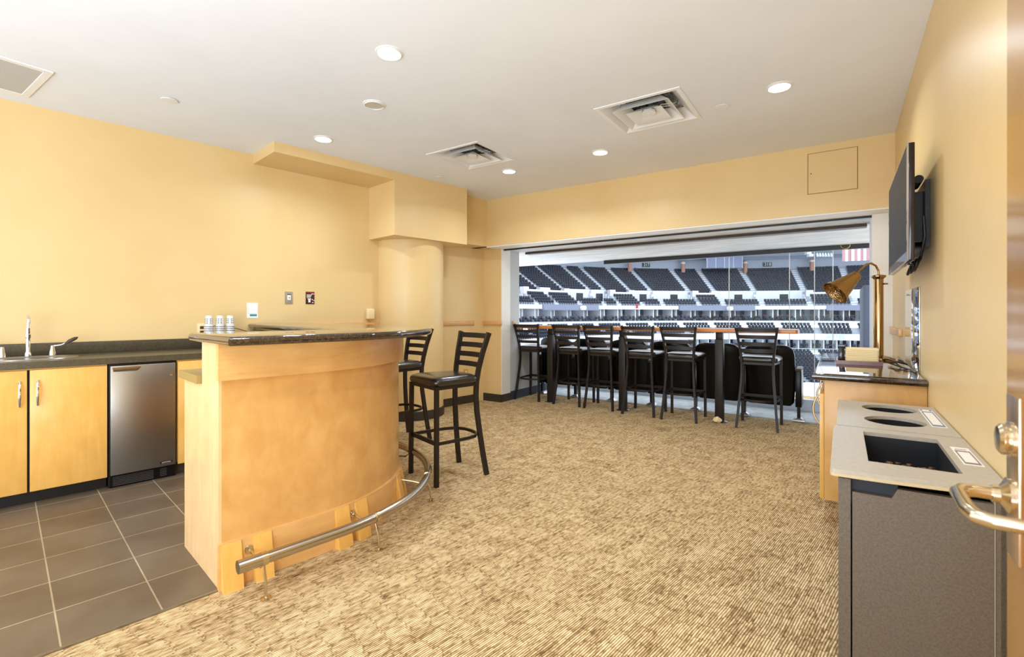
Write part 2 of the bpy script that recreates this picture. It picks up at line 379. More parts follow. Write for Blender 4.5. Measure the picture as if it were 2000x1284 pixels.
struct('trim_1', MB().box(-3.95, 0.36, 5.165, 5.44, 2.108, 2.12), M['white'], label='white painted underside of the opening header')
struct('trim_2', MB().box(-3.872, -3.862, 5.395, 5.6, 0.1, 2.11), M['white'], label='white painted jamb of the opening')
# soffits
sf = MB().loft([[(x_, u_, z_) for u_, z_ in ((1.65, CE), (1.65, 2.65), (2.877, 2.65), (2.877, 2.062), (3.90, 2.062), (3.90, CE))] for x_ in (-VL, -4.45)])
struct('wall_soffit', sf, M['wall'], 'A', label='yellow boxed soffit above the round column')
struct('wall_soffit_back', MB().box(-VL, -4.70, 3.89, 4.52, 2.12, CE), M['wall'], 'A', label='shallow yellow soffit in the back left corner')
struct('wall_column', MB().lathe([(0.405, 0), (0.405, 2.07)], (-4.93, 3.40, 0), 64), M['wall'], 'A', label='round yellow column beside the bar')
# baseboards
struct('baseboard_left', MB().box(-VL, -VL+0.012, 2.0, 2.99, 0, 0.105).box(-VL, -VL+0.012, 3.80, 4.47, 0, 0.105), M['base'], 'A')
struct('baseboard_column', MB().lathe([(0.412, 0), (0.417, 0.005), (0.417, 0.10), (0.412, 0.105)], (-4.93, 3.40, 0), 64), M['base'], 'A')
struct('baseboard_back', MB().box(-4.2, -3.858, 5.378, 5.39, 0, 0.105).box(-3.87, -3.858, 5.378, 5.61, 0, 0.105), M['base'])
struct('baseboard_right', MB().box(QR-0.012, QR, 0.3, 5.39, 0, 0.105), M['base'])
# chair rails
r1 = MB().box(-VL, -VL+0.022, 1.99, 3.0, 1.065, 1.12, 0.004).box(-VL, -VL+0.022, 3.78, 4.47, 1.065, 1.12, 0.004)
struct('trim_3', r1, M['railwood'], 'A', label='honey wood chair rail on the left wall')
struct('trim_4', MB().box(-4.19, -3.85, 5.366, 5.39, 1.065, 1.12, 0.004), M['railwood'], label='short honey wood chair rail beside the opening')
struct('trim_5', MB().box(QR-0.024, QR, 4.56, 5.39, 1.05, 1.105, 0.004), M['railwood'], label='honey wood chair rail on the right wall')
struct('trim_6', MB().box(-3.862, -3.84, 5.66, 5.70, 1.06, 1.115, 0.003), M['railwood'], label='stub of wood rail on the balcony side wall')

# ================================================================== balcony of the suite
struct('floor_balcony', MB().box(-6.5, 0.3, 6.30, 7.0, 0.0, 0.012), M['slab'])
struct('wall_balcony_left', MB().box(-4.1, -3.87, 5.60, 5.84, 0, 2.12), M['greywall'])
struct('wall_balcony_left_low', MB().box(-4.05, -3.87, 5.84, 7.0, 0, 0.66).box(-4.07, -3.85, 5.84, 7.0, 0.66, 0.69), M['greywall'])
struct('baseboard_balcony', MB().box(-3.87, -3.858, 5.62, 6.9, 0.0, 0.12), P('dark_blue_base', (52, 60, 78), 0.6))
struct('wall_balcony_right', MB().box(0.22, 0.36, 5.60, 5.9, 0, 2.12), M['arena_white'])
struct('wall_balcony_partition', MB().box(0.17, 0.24, 5.95, 7.05, 0, 1.50, 0.01), M['slate'])
cb = MB()
cb.loft([[(q, 5.50, 2.125), (q, 7.05, 2.045), (q, 7.05, 2.4), (q, 5.50, 2.4)] for q in (-6.8, 0.36)])
struct('ceiling_balcony', cb, M['concrete'])
struct('trim_7', MB().box(-6.5, 0.3, 7.0, 7.08, -0.3, 0.15), M['arena_white'], label='low white kerb at the balcony edge')
solo('door_track', MB().box(-3.86, 0.22, 5.44, 5.47, 2.09, 2.115), M['black'], 'B', (-1.8, 5.455, 2.09), 'thin black sliding door track under the opening header', 'door track')
solo('door_track', MB().box(-3.78, 0.2, 5.86, 5.98, 2.075, 2.10), M['brownmetal'], 'B', (-1.8, 5.92, 2.075), 'brown metal track slot in the balcony ceiling', 'door track')
th = Thing('window_header', 'long black beam hanging at the balcony ceiling edge', 'beam', 'B', (-1.4, 7.05, 1.99))
th.part('beam', MB().box(-3.07, 0.26, 7.02, 7.08, 1.99, 2.045), M['black'])
th.part('emblem', MB().tube([(0.03+0.046*math.cos(a), 7.019, 2.042+0.046*math.sin(a)) for a in [PI+PI*k/16 for k in range(17)]], 0.006, 8), M['gold'], label='round gold emblem ring')
for k, (q0, q1) in enumerate(((-1.265, -0.554), (-0.554, -0.284), (-0.284, -0.094))):
    g = Thing('glass_panel', ['wide clear glass balcony panel, the leftmost of the three', 'middle clear glass panel at the balcony edge', 'narrow clear glass panel nearest the right partition'][k], 'glass panel', 'B', ((q0+q1)/2, 7.05, 0.15), 'clear glass panels at the balcony edge')
    g.part('pane', MB().box(q0+0.004, q1-0.004, 7.046, 7.054, 0.15, 1.99), M['glass'])
    g.part('edge_strip', MB().box(q0-0.004, q0+0.004, 7.044, 7.056, 0.15, 1.99), M['white'])
struct('trim_8', MB().box(-0.098, -0.09, 7.044, 7.056, 0.15, 1.99), M['white'], label='thin white edge strip closing the glass panels')

# ================================================================== arena (rings about a centre)
AC = (39.1, 41.7)
def ring_pt(r, phi, z):
    a = phi*D2R; return (AC[0]+r*math.sin(a), AC[1]+r*math.cos(a), H_EYE+z)
def sector(mb, r0, r1, z0, z1, p0, p1, step=2.0):
    n = max(1, int(math.ceil((p1-p0)/step)))
    rings = []
    for k in range(n+1):
        p = p0+(p1-p0)*k/n
        rings.append([ring_pt(r0, p, z0), ring_pt(r1, p, z0), ring_pt(r1, p, z1), ring_pt(r0, p, z1)])
    mb.loft(rings, True); return mb
PH0, PH1 = -68.0, 42.0
def phi_of_px(px, r):
    t = (px-1000)/943.0
    a = 1+t*t; b = -2*(t*AC[0]+AC[1]); c = AC[0]**2+AC[1]**2-r*r
    y = (-b+math.sqrt(b*b-4*a*c))/(2*a); return math.degrees(math.atan2(t*y-AC[0], y-AC[1]))
# block boundaries (angles) and kinds of the upper stand
bnd = [phi_of_px(p, 53.0) for p in (1018, 1060, 1108, 1158, 1188, 1236, 1277, 1350, 1399, 1477, 1573, 1662)]
bnd = [bnd[0]-13, bnd[0]-6.5]+bnd+[bnd[-1]+8]
kinds = ['V', 'V', 'S', 'S', 'V', 'V', 'S', 'V', 'V', 'S', 'V', 'V', 'S', 'V']
kinds = kinds[:len(bnd)-1]
while len(kinds) < len(bnd)-1: kinds.append('V')
RU0, RUN, ZU0, RISE, NU = 49.2, 0.8, 1.45, 0.46, 17
seats = []          # (r, phi, z, tier)
def row_seats(r, z, p0, p1, tier, pitch=0.53):
    n = int((p1-p0)*D2R*r/pitch)
    for k in range(n):
        seats.append((r, p0+(k+0.5)*(p1-p0)/n, z, tier))
ST = Thing('upper_stand', 'upper arena stand of dark seats rising to the far wall', 'stand', 'W', ring_pt(52, -10, 1.2))
tr = MB()
def sec(*a): return sector(MB(), *a)
def many(T_, name, mbs, mat, label=None):
    for m_ in mbs: T_.part(name, m_, mat, smooth=0, label=label)
wls = []; drs = []; ais = []; rls = []; wgs = []
for bi in range(len(bnd)-1):
    a, b, kd = bnd[bi], bnd[bi+1], kinds[bi]
    asl = 0.62          # half aisle in degrees
    for i in range(NU):
        r = RU0+RUN*i; z = ZU0+RISE*i
        if kd == 'V' and 2 <= i <= 5: continue
        sector(tr, r, r+RUN, z-RISE-0.15, z, a, b, 3.0)
        if kd == 'S' and i == 4: continue
        row_seats(r+0.45, z, a+asl, b-asl, 'upper')
    if kd == 'V':
        rl0 = RU0+RUN*2; zl = ZU0+RISE*1
        sector(tr, rl0, RU0+RUN*6, zl-0.5, zl, a, b, 3.0)
        wgs.append(sec(RU0+RUN*6-0.1, RU0+RUN*6+0.1, zl, ZU0+RISE*6+0.25, a+0.3, b-0.3, 3.0))
        wls.append(sec(rl0, rl0+0.12, zl, zl+0.5, a+0.9, b-0.9, 3.0))
        m = (a+b)/2+(b-a)*0.1
        drs.append(sec(RU0+RUN*6-0.16, RU0+RUN*6-0.08, zl, zl+1.85, m-0.8, m+0.8))
        for side, s0 in ((a, 1), (b, -1)):
            wl = MB(); wls.append(wl)
            for j in range(4):
                r = rl0+0.2+RUN*j; w = 0.35+0.35*j
                sector(wl, r, r+RUN, zl, zl+0.4+0.47*j, min(side, side+s0*0.25*w), max(side, side+s0*0.25*w))
    else:
        wl = MB(); wls.append(wl)
        sector(wl, RU0+RUN*4-0.1, RU0+RUN*4+0.05, ZU0+RISE*3, ZU0+RISE*4+0.75, a+0.5, b-0.5, 3.0)
        for e, s0 in ((a, 1), (b, -1)):
            sector(wl, RU0+RUN*4, RU0+RUN*5.2, ZU0+RISE*3, ZU0+RISE*4+1.15, min(e, e+s0*1.3), max(e, e+s0*1.3))
    # aisle steps at the right boundary
    ai = MB(); ais.append(ai)
    i0 = 6 if (kd == 'V') else 5
    for i in range(i0, NU):
        r = RU0+RUN*i; z = ZU0+RISE*i
        sector(ai, r, r+RUN, z, z+0.05, b-0.5, b+0.5); sector(ai, r+0.4, r+RUN, z+0.05, z+0.28, b-0.5, b+0.5)
    ai = MB(); ais.append(ai)
    for i in range(0, 2):
        r = RU0+RUN*i; z = ZU0+RISE*i
        sector(ai, r+0.4, r+RUN, z, z+0.24, b-0.5, b+0.5)
ST.part('terrace', tr, M['tread'], smooth=0); many(ST, 'stairway', ais, M['arena_white'])
many(ST, 'parapet', wls, M['arena_white']); many(ST, 'tunnel_wall', wgs, M['arena_white']); many(ST, 'doorway', drs, M['suite_dark'])
bw = MB(); sector(bw, 62.9, 63.2, 8.0, 11.6, PH0, PH1)
ST.part('back_wall', bw, P('arena_back_wall', (176, 184, 198), 0.8), smooth=0)
# handrails up the aisles
for bi in range(3, len(bnd)-1):
    ph = bnd[bi]+0.62
    p0 = Vector(ring_pt(RU0+RUN*6, ph, ZU0+RISE*6+0.9)); p1 = Vector(ring_pt(RU0+RUN*16.5, ph, ZU0+RISE*16.5+0.9))
    if bi % 2 == 0: rls.append(MB().tube([p0, p1], 0.035, 5))
many(ST, 'handrail', rls, M['slate'])
# suite ring under the upper stand
SU = Thing('suite_ring', 'ring of white framed arena suites below the upper stand', 'suites', 'W', ring_pt(50, -10, -2.0))
SU.part('fascia', sec(48.9, 49.25, 0.75, 1.40, PH0, PH1), M['arena_white'], smooth=0)
for p0, p1 in ((phi_of_px(1058, 49), phi_of_px(1166, 49)), (phi_of_px(1325, 49), phi_of_px(1473, 49)), (phi_of_px(1614, 49), PH1)):
    SU.part('fascia_panel', sec(48.5, 48.9, 0.55, 1.5, p0, p1), M['fascia'], smooth=0, label='grey fascia display panel')
SU.part('suite_floor', sec(47.3, 54.0, -1.7, -1.3, PH0, PH1), M['tread'], smooth=0)
SU.part('suite_ceiling', sec(49.2, 54.0, 0.8, 0.95, PH0, PH1), M['tread'], smooth=0)
SU.part('front_rail', sec(47.25, 47.4, -2.0, -1.38, PH0, PH1), M['arena_white'], smooth=0)
random.seed(11); p = PH0
while p < PH1:
    SU.part('partition', sec(49.3, 53.2, -1.3, 0.8, p-0.1, p+0.1), M['arena_white'], smooth=0)
    SU.part('olive_panel', sec(50.0, 50.1, -1.3, 0.8, p+0.12, p+0.95), M['suite_olive'], smooth=0, label='olive wall panel')
    SU.part('partition', sec(49.4, 50.4, -1.3, 0.8, p+0.98, p+1.12), M['arena_white'], smooth=0)
    SU.part('suite_window', sec(52.6, 52.8, -1.3, 0.8, p+1.15, p+2.6), M['suite_dark'], smooth=0, label='dark suite window')
    SU.part('suite_wall', sec(52.5, 52.7, -1.3, 0.8, p+2.6, p+3.1+0.5*random.random()), M['arena_white'] if random.random() < 0.6 else M['arena_grey'], smooth=0)
    SU.part('suite_window', sec(52.8, 53.0, -1.3, 0.8, p+3.1, p+4.3), P('suite_window_grey', (96, 106, 122), 0.4) if p == PH0 else bpy.data.materials['suite_window_grey'], smooth=0, label='grey suite window')
    for a_ in (1.3, 2.9): SU.part('drink_rail', sec(50.6, 51.0, -0.35, -0.28, p+a_, p+a_+1.2), M['tabletop'], smooth=0)
    p += 4.4
for px in (1138, 1425):
    SU.part('projector', MB().lathe([(0.5, -0.35), (0.62, 0), (0.5, 0.35)], ring_pt(48.3, phi_of_px(px, 48.4), 0.95), 12), P('projector_white', (250, 250, 250), 0.5), smooth=0)
for i, (r, z) in enumerate(((49.0, -1.3), (48.0, -1.35))): 
    for kk in range(int((PH1-PH0)/2.2)):
        row_seats(r, z-0.25*i, PH0+kk*2.2+0.3, PH0+kk*2.2+1.95, 'suite')
# club stand and lower suites
CL = Thing('club_stand', 'short middle arena stand between the two rings of suites', 'stand', 'W', ring_pt(45, -10, -4.5))
ct = MB()
for i in range(4):
    r = 44.0+0.82*i; z = -3.75+0.42*i
    sector(ct, r, r+0.82, z-0.6, z, PH0, PH1)
    q = PH0
    while q < PH1:
        row_seats(r+0.4, z, q+0.7, min(q+7.2, PH1)-0.7, 'club'); q += 7.2
CL.part('fascia', sec(43.8, 44.0, -4.55, -3.5, PH0, PH1), M['arena_white'], smooth=0)
CL.part('fascia', sec(43.4, 43.6, -6.75, -6.05, PH0, PH1), M['arena_white'], smooth=0)
CL.part('suite_floor', sec(43.4, 48.0, -6.3, -6.1, PH0, PH1), M['tread'], smooth=0)
q = PH0
while q < PH1:
    CL.part('partition', sec(44.2, 47.5, -6.1, -4.5, q-0.09, q+0.09), M['arena_white'], smooth=0); CL.part('suite_window', sec(47.3, 47.4, -6.1, -4.5, q+0.1, q+2.4), M['suite_dark'], smooth=0, label='dark suite window')
    CL.part('suite_wall', sec(46.9, 47.2, -6.0, -4.6, q+1.2, q+1.7), M['arena_white'], smooth=0); row_seats(44.6, -6.1, q+0.3, q+2.3, 'lower suite'); q += 2.5
CL.part('terrace', ct, M['tread'], smooth=0)
phs = phi_of_px(1632, 43.7)
def tmap(x, y, z, r=43.75, ph=phs, zz=-4.02):
    return ring_pt(r, ph+math.degrees(x/r), zz+y)
CL.part('lettering', text_mb('SUITES', 0.9, tmap), P('pale_teal_print', (150, 205, 220), 0.6), smooth=0, label='pale teal word SUITES')
# lower bowl
LB = Thing('lower_stand', 'lowest arena stand with rows of grey seats down to the floor', 'stand', 'W', ring_pt(36, -5, -11))
lt = MB(); la = MB()
for i in range(17):
    r = 43.0-0.84*(i+1); z = -6.95-0.235*i
    sector(lt, r, r+0.84, z-0.4, z, PH0, PH1)
    q = PH0
    while q < PH1:
        row_seats(r+0.42, z, q+0.8, min(q+8.5, PH1)-0.8, 'lower'); q += 8.5
LB.part('terrace', lt, M['tread'], smooth=0)
sector(la, 28.4, 28.6, -12.0, -10.0, PH0-20, PH1+10)
LB.part('board_wall', la, M['arena_white'], smooth=0)
solo('arena_floor', MB().lathe([(0.01, 0), (29, 0), (29, -0.2), (0.01, -0.2)], (AC[0], AC[1], H_EYE-12.0), 64), M['ice'], 'W', (AC[0], AC[1], H_EYE-12), 'pale open event floor at the bottom of the arena', 'floor', kind='structure', smooth=0)
# roof
rf = MB()
n = 40; rings = []
for k in range(n+1):
    p = PH0+(PH1-PH0)*k/n
    rings.append([ring_pt(63.2, p, 11.4), ring_pt(44, p, 15.0), ring_pt(44, p, 15.4), ring_pt(63.2, p, 11.8)])
rf.loft(rings, True)
RF = Thing('arena_roof', 'pale arena ceiling above the upper stand', 'roof', 'W', ring_pt(55, -10, 12))
RF.part('roof_deck', rf, P('arena_roof_white', (222, 228, 236), 0.8), smooth=0)
for r, z in ((60.5, 11.75), (56, 12.6), (51, 13.5)): RF.part('roof_beam', sec(r, r+0.35, z-0.45, z+0.1, PH0, PH1), M['fascia'], smooth=0)
# terracotta wall columns
for px in (1226, 1331, 1453, 1584):
    ph = phi_of_px(px, 62.5)
    o = Thing('arena_column', {1226: 'terracotta column on the far wall, leftmost of four', 1331: 'terracotta column on the far wall, second from left', 1453: 'terracotta column beside the hanging grey panels', 1584: 'terracotta column under the white speaker cluster'}[px], 'column', 'W', ring_pt(61.6, ph, 7.6), 'terracotta columns on the arena wall')
    o.part('shaft', MB().lathe([(0.42, 0), (0.42, 3.6)], ring_pt(61.6, ph, 7.6), 16), M['terracotta'])
    o.part('collar', MB().lathe([(0.47, 0), (0.47, 0.35)], ring_pt(61.6, ph, 10.6), 16), M['arena_white'])
# hanging screens, section sign, speaker cluster, flag
def onring(r, px): 
    ph = phi_of_px(px, r); return ph
ph0 = phi_of_px(1381, 58); ph1 = phi_of_px(1450, 58)
sb = Thing('hanging_screen', 'grey rear of hanging display panels at the top of the stand', 'screen', 'W', ring_pt(58, (ph0+ph1)/2, 9.3))
k4 = 4
for k in range(k4):
    a = ph0+(ph1-ph0)*k/k4; b = ph0+(ph1-ph0)*(k+1)/k4
    m_ = MB(); sector(m_, 58, 58.3, 9.45, 11.9, a+0.06, b-0.06); sb.part('panel', m_, P('screen_grey', (140, 150, 180), 0.6) if k == 0 else bpy.data.materials['screen_grey'], smooth=0)
m_ = MB()
for k in range(k4+1):
    a = ph0+(ph1-ph0)*k/k4; sector(m_, 57.95, 58.35, 9.4, 12.2, a-0.05, a+0.05)
sb.part('panel_frame', m_, M['arena_white'], smooth=0)
for px, txt in ((1499, '318'), (1262, '317')):
    ph = phi_of_px(px, 62.7)
    sg = Thing('section_sign', {'318': 'small section sign on the arena wall right of the hanging grey panels', '317': 'small section sign on the arena wall between the two leftmost terracotta columns'}[txt], 'sign', 'W', ring_pt(62.6, ph, 10.3))
    m_ = MB(); sector(m_, 62.6, 62.8, 10.0, 10.85, ph-0.75, ph+0.75); sg.part('sign_board', m_, M['suite_dark'], smooth=0)
    sg.part('lettering', text_mb(txt, 0.9, lambda x, y, z, ph=ph: ring_pt(62.55, ph+math.degrees(x/62.6), 10.42+y)), M['white'], smooth=0)
ph = phi_of_px(1580, 50)
sp = Thing('speaker_cluster', 'white hanging speaker cluster under the arena roof', 'speaker', 'W', ring_pt(50, ph, 10.4))
m_ = MB(); c0 = Vector(ring_pt(50, ph, 10.3))
for k in range(5): m_.box(c0.x-1.7+0.38*k, c0.x-0.9+0.38*k, c0.y-.4, c0.y+.4, c0.z+1.9-0.42*k, c0.z+2.35-0.42*k)
sp.part('speaker_box', m_, M['arena_white'], smooth=0)
sp.part('hanger', MB().cyl(c0+Vector((-1, 0, 2.0)), c0+Vector((-1, 0, 4.0)), 0.05, 6), M['slate'])
ph = phi_of_px(1611, 48)
sp = Thing('light_truss', 'row of small spotlights on a truss beside the speaker cluster', 'light truss', 'W', ring_pt(48, ph, 11))
c0 = Vector(ring_pt(48, ph, 9.6)); 
sp.part('truss_bar', MB().box(c0.x-1.6, c0.x+1.4, c0.y-.08, c0.y+.08, c0.z+1.2, c0.z+1.35), M['slate'], smooth=0)
for k in range(6):
    sp.part('spotlight', MB().cyl((c0.x-1.4+0.5*k, c0.y, c0.z+1.2), (c0.x-1.5+0.5*k, c0.y-.35, c0.z+0.65), 0.13, 8, 0.2), M['arena_white'])
fg_ = Thing('striped_flag', 'large red and white striped flag hanging from the arena roof', 'flag', 'W', ring_pt(44, phi_of_px(1676, 44), 9.5))
x0 = phi_of_px(1645, 44); x1 = phi_of_px(1711, 44)
for k in range(11):
    m_ = MB(); a = x0+(x1-x0)*k/11; b = x0+(x1-x0)*(k+1)/11; rr = 44+0.12*math.sin(k*1.3)
    sector(m_, rr, rr+0.04, 8.9, 13.6, a, b, 1.0); fg_.part('stripe', m_, M['stripe'] if k % 2 == 0 else M['arena_white'], smooth=0)
# the seats of the arena: 300 nearest ones in view are objects, the rest one mass
SV = [(-.22, -.02, .02), (.22, -.02, .02)]
def seat_geo():
    vs = []; fs = []
    def bx(x0, x1, y0, y1, z0, z1, dy=0.0):
        b = len(vs)
        for z, d in ((z0, 0), (z1, dy)):
            vs.extend([(x0, y0+d, z), (x1, y0+d, z), (x1, y1+d, z), (x0, y1+d, z)])
        fs.extend([(b, b+3, b+2, b+1), (b+4, b+5, b+6, b+7), (b, b+1, b+5, b+4), (b+1, b+2, b+6, b+5), (b+2, b+3, b+7, b+6), (b+3, b, b+4, b+7)])
    bx(-.23, .23, 0.05, 0.11, 0.36, 0.86, 0.08)      # back
    bx(-.20, .20, -0.06, 0.04, 0.40, 0.62, -0.02)    # raised pan
    bx(-.03, .03, 0.0, 0.06, 0.0, 0.42)
    return vs, fs
sv, sf_ = seat_geo()
def seat_xform(r, phi, z):
    x, y, zz = ring_pt(r, phi, z); return x, y, zz, -phi*D2R
def in_view(s):
    x, y, zz, _ = seat_xform(*s[:3]); px = 1000+943*x/y; py = 612.8-943*(zz+0.6-H_EYE)/y
    vis = (1016 < px < 1686 and 522 < py < 648) or (1566 < px < 1686 and py < 748)
    return vis and py > 516
vis = sorted([s for s in seats if in_view(s)], key=lambda s: seat_xform(*s[:3])[0]**2+seat_xform(*s[:3])[1]**2)
near = set(id(s) for s in vis[:300])
me = bpy.data.meshes.new('arena_seat'); me.from_pydata(sv, [], sf_); me.materials.append(M['seat_dark'])
proto = None
LBL = {'upper': 'dark folding seat in the nearest blocks of the upper arena stand', 'suite': 'dark folding seat on a far suite balcony, nearest curve of the ring',
       'club': 'dark folding seat in the nearest curve of the middle arena stand', 'lower': 'dark folding seat in the lowest arena stand', 'lower suite': 'dark folding seat before the lower arena suites'}
allv = []; allf = []
for s in seats:
    x, y, z, a = seat_xform(*s[:3])
    if id(s) in near:
        if proto is None: proto = bpy.data.objects.new('arena_seat', me); o = proto
        else: o = proto.copy()
        C.objects.link(o); o.location = (x, y, z); o.rotation_euler = (0, 0, a)
        tag(o, LBL[s[3]], 'seat', 'nearest seats of the '+s[3]+' tier')
    else:
        b = len(allv); c, sn = math.cos(a), math.sin(a)
        allv.extend([(x+c*p[0]-sn*p[1], y+sn*p[0]+c*p[1], z+p[2]) for p in sv]); allf.extend([tuple(i+b for i in f) for f in sf_])
mm = bpy.data.meshes.new('arena_seating'); mm.from_pydata(allv, [], allf); mm.materials.append(M['seat_dark'])
o = bpy.data.objects.new('arena_seating', mm); C.objects.link(o); tag(o, 'thousands of dark folding seats filling the arena stands', 'seats', kind='stuff')

# ================================================================== ceiling fittings
def downlight(x, y, lit, label):
    t = Thing('downlight', label, 'downlight', 'W', (x, y, CE-0.004), 'round recessed downlights in the ceiling')
    t.part('trim_ring', MB().lathe([(0.066, 0.0), (0.066, 0.006), (0.078, 0.008), (0.080, 0.012)][::-1]+[(0.064, 0.012)], (x, y, CE-0.012), 40, cap=False), M['whitemetal'])
    if lit:
        t.part('lens', MB().lathe([(0.001, -0.006), (0.066, -0.004), (0.066, 0.002)], (x, y, CE-0.002), 40), M['glow'], label='glowing lens')
        light_area('downlight_lamp', (0, 0, -0.02), 0.13, DOWN_W, (0.80, 0.90, 1.0), parent=t.o, spread=150*D2R)
    else:
        t.part('reflector', MB().lathe([(0.064, 0.012), (0.058, 0.03), (0.05, 0.03), (0.001, 0.02)], (x, y, CE-0.02), 40), M['cone'], label='unlit silver reflector')
for a in ((-0.714, 2.811, True, 'lit ceiling downlight nearest the camera'), (-0.999, 3.505, False, 'unlit downlight with silver reflector'),
          (-1.638, 4.19, True, 'lit downlight beside the boxed soffit'), (-0.031, 5.138, True, 'lit downlight closest to the back wall'),
          (0.830, 4.536, True, 'lit downlight between the two square air diffusers'), (1.788, 3.228, True, 'lit downlight nearest the right wall')): downlight(*a)
# unseen lamps like the downlights, added outside the frame as fill
for x, y in ((-3.0, 1.3), (-1.2, 0.6), (0.2, 1.6), (-2.2, -0.6)):
    light_area('downlight_lamp', (x, y, CE-0.03), 0.13, DOWN_W, (0.80, 0.90, 1.0), spread=150*D2R)
for x, y, lb in ((-2.433, 3.43, 'flat white sprinkler cap near the left wall'), (-0.80, 5.369, 'flat white sprinkler cap beside the far diffuser'), (1.536, 3.539, 'flat white sprinkler cap beside the near diffuser')):
    solo('sprinkler_cap', MB().lathe([(0.048, 0.006), (0.052, 0.003), (0.050, 0.0), (0.001, -0.002)], (x, y, CE-0.008), 28), M['whitemetal'], 'W', (x, y, CE-0.008), lb, 'sprinkler cap', 'white sprinkler caps on the ceiling')
def sq(r, z): return [(-r, -r, z), (r, -r, z), (r, r, z), (-r, r, z)]
def frame_ring(mb, cx, cy, ro, zo, ri, zi):
    "sloping square ring"
    for k in range(4):
        a0, a1 = sq(ro, zo)[k], sq(ro, zo)[(k+1) % 4]; b0, b1 = sq(ri, zi)[k], sq(ri, zi)[(k+1) % 4]
        mb.poly([(p[0]+cx, p[1]+cy, p[2]) for p in (a0, a1, b1, b0)])
for (cx, cy), lb in zip(DIFF, ('square white ceiling air diffuser nearest the right wall', 'square white ceiling air diffuser nearest the bar')):
    t = Thing('air_diffuser', lb, 'air diffuser', 'B', (cx, cy, CE-0.03), 'square ceiling air diffusers')
    m = MB(); frame_ring(m, cx, cy, 0.312, CE-0.0005, 0.312, CE-0.007); frame_ring(m, cx, cy, 0.312, CE-0.007, 0.282, CE-0.007); frame_ring(m, cx, cy, 0.282, CE-0.007, 0.200, CE+0.075)
    t.part('outer_frame', m, M['whitemetal'])
    m = MB(); m.lathe([(0.21, 0), (0.21, 0.16), (0.001, 0.16)], (cx, cy, CE+0.06), 28, cap=False); frame_ring(m, cx, cy, 0.30, CE+0.07, 0.14, CE+0.071)
    t.part('duct', m, M['alu'], label='crinkled silver duct lining')
    m = MB(); frame_ring(m, cx, cy, 0.205, CE-0.018, 0.125, CE+0.055); frame_ring(m, cx, cy, 0.209, CE-0.018, 0.205, CE-0.018); frame_ring(m, cx, cy, 0.209, CE-0.018, 0.128, CE+0.058)
    t.part('cone_ring', m, M['whitemetal'])
    m = MB(); frame_ring(m, cx, cy, 0.130, CE-0.022, 0.045, CE+0.02); frame_ring(m, cx, cy, 0.134, CE-0.022, 0.130, CE-0.022); frame_ring(m, cx, cy, 0.134, CE-0.022, 0.05, CE+0.03)
    m.lathe([(0.052, 0.0), (0.05, 0.006), (0.048, 0.02)], (cx, cy, CE-0.004), 24); m.cyl((cx, cy, CE-0.006), (cx, cy, CE-0.003), 0.008, 12)
    t.part('centre_plate', m, M['whitemetal'])
    for s in (-1, 1):
        for s2 in (-1, 1): t.part('bracket', MB().sweep([(cx+s*0.20, cy+s2*0.02, CE+0.02), (cx+s*0.09, cy+s2*0.02, CE+0.035)], 0.012, 0.003, (0, 1, 0)), M['whitemetal'])
cx, cy = to_frame('B', -3.309, 2.952)
t = Thing('return_grille', 'grey perforated return air grille at the left ceiling edge', 'air grille', 'B', (cx, cy, CE-0.02))
m = MB(); frame_ring(m, cx, cy, 0.31, CE-0.001, 0.31, CE-0.01); frame_ring(m, cx, cy, 0.31, CE-0.01, 0.272, CE-0.01); frame_ring(m, cx, cy, 0.272, CE-0.01, 0.268, CE-0.003)
t.part('frame', m, M['whitemetal']); t.part('perforated_panel', MB().box(cx-0.27, cx+0.27, cy-0.27, cy+0.27, CE-0.006, CE-0.002), M['grille'])
# access panel
t = Thing('access_panel', 'square painted access panel on the wall above the opening', 'panel', 'B', (-0.075, 5.16, 2.31))
t.part('panel_frame', MB().box(-0.262, -0.256, 5.157, 5.162, 2.305, 2.675).box(0.106, 0.112, 5.157, 5.162, 2.305, 2.675).box(-0.256, 0.106, 5.157, 5.162, 2.305, 2.31).box(-0.256, 0.106, 5.157, 5.162, 2.67, 2.675), P('panel_shadow_gap', (150, 112, 62), 0.7))  # outline strips coloured as the shade in the gap round the panel
t.part('panel_door', MB().box(-0.256, 0.106, 5.156, 5.162, 2.31, 2.67), M['wall'])
t.part('latch', MB().cyl((-0.235, 5.157, 2.49), (-0.235, 5.153, 2.49), 0.005, 10), M['brownmetal'])

# ================================================================== bar
UC, VC = 1.10, 3.29
def bar_line(off, u0=0.66, vend=VL-0.003, n=28):
    "front line of the bar, offset outwards by off, as frame A (x, y) points"
    R = 0.89+off
    pts = [uv(u0, VC-R)]
    for k in range(n+1):
        a = PI/2*k/n; pts.append(uv(UC+R*math.sin(a), VC-R*math.cos(a)))
    pts.append(uv(UC+R, vend)); return pts
def bar_wall(o_out, o_in, z0, z1, u0=0.66, bev=0.0, vend=VL-0.003):
    out = bar_line(o_out, u0, vend); inn = bar_line(o_in, u0, vend)
    return MB().prism(out+inn[::-1], z0, z1, bev)
BAR = Thing('bar', 'curved maple bar with dark granite top and apron', 'bar', 'A', (-2.9, 1.3, 0))
BAR.part('front_panel', bar_wall(0.0, -0.02, 0.0, 1.085, 0.6685), M['maple'])
BAR.part('side_panel', MB().loft([[(*uv(u_, v_), z_) for v_, z_ in ((2.40, 0), (2.975, 0), (2.975, 0.885), (2.655, 0.885), (2.655, 1.085), (2.40, 1.085))] for u_ in (0.655, 0.668)]), M['maple_l'], label='pale maple end panel')
BAR.part('inner_wall', bar_wall(-0.02, -0.255, 0.0, 1.085, 0.68), M['maple_y'])
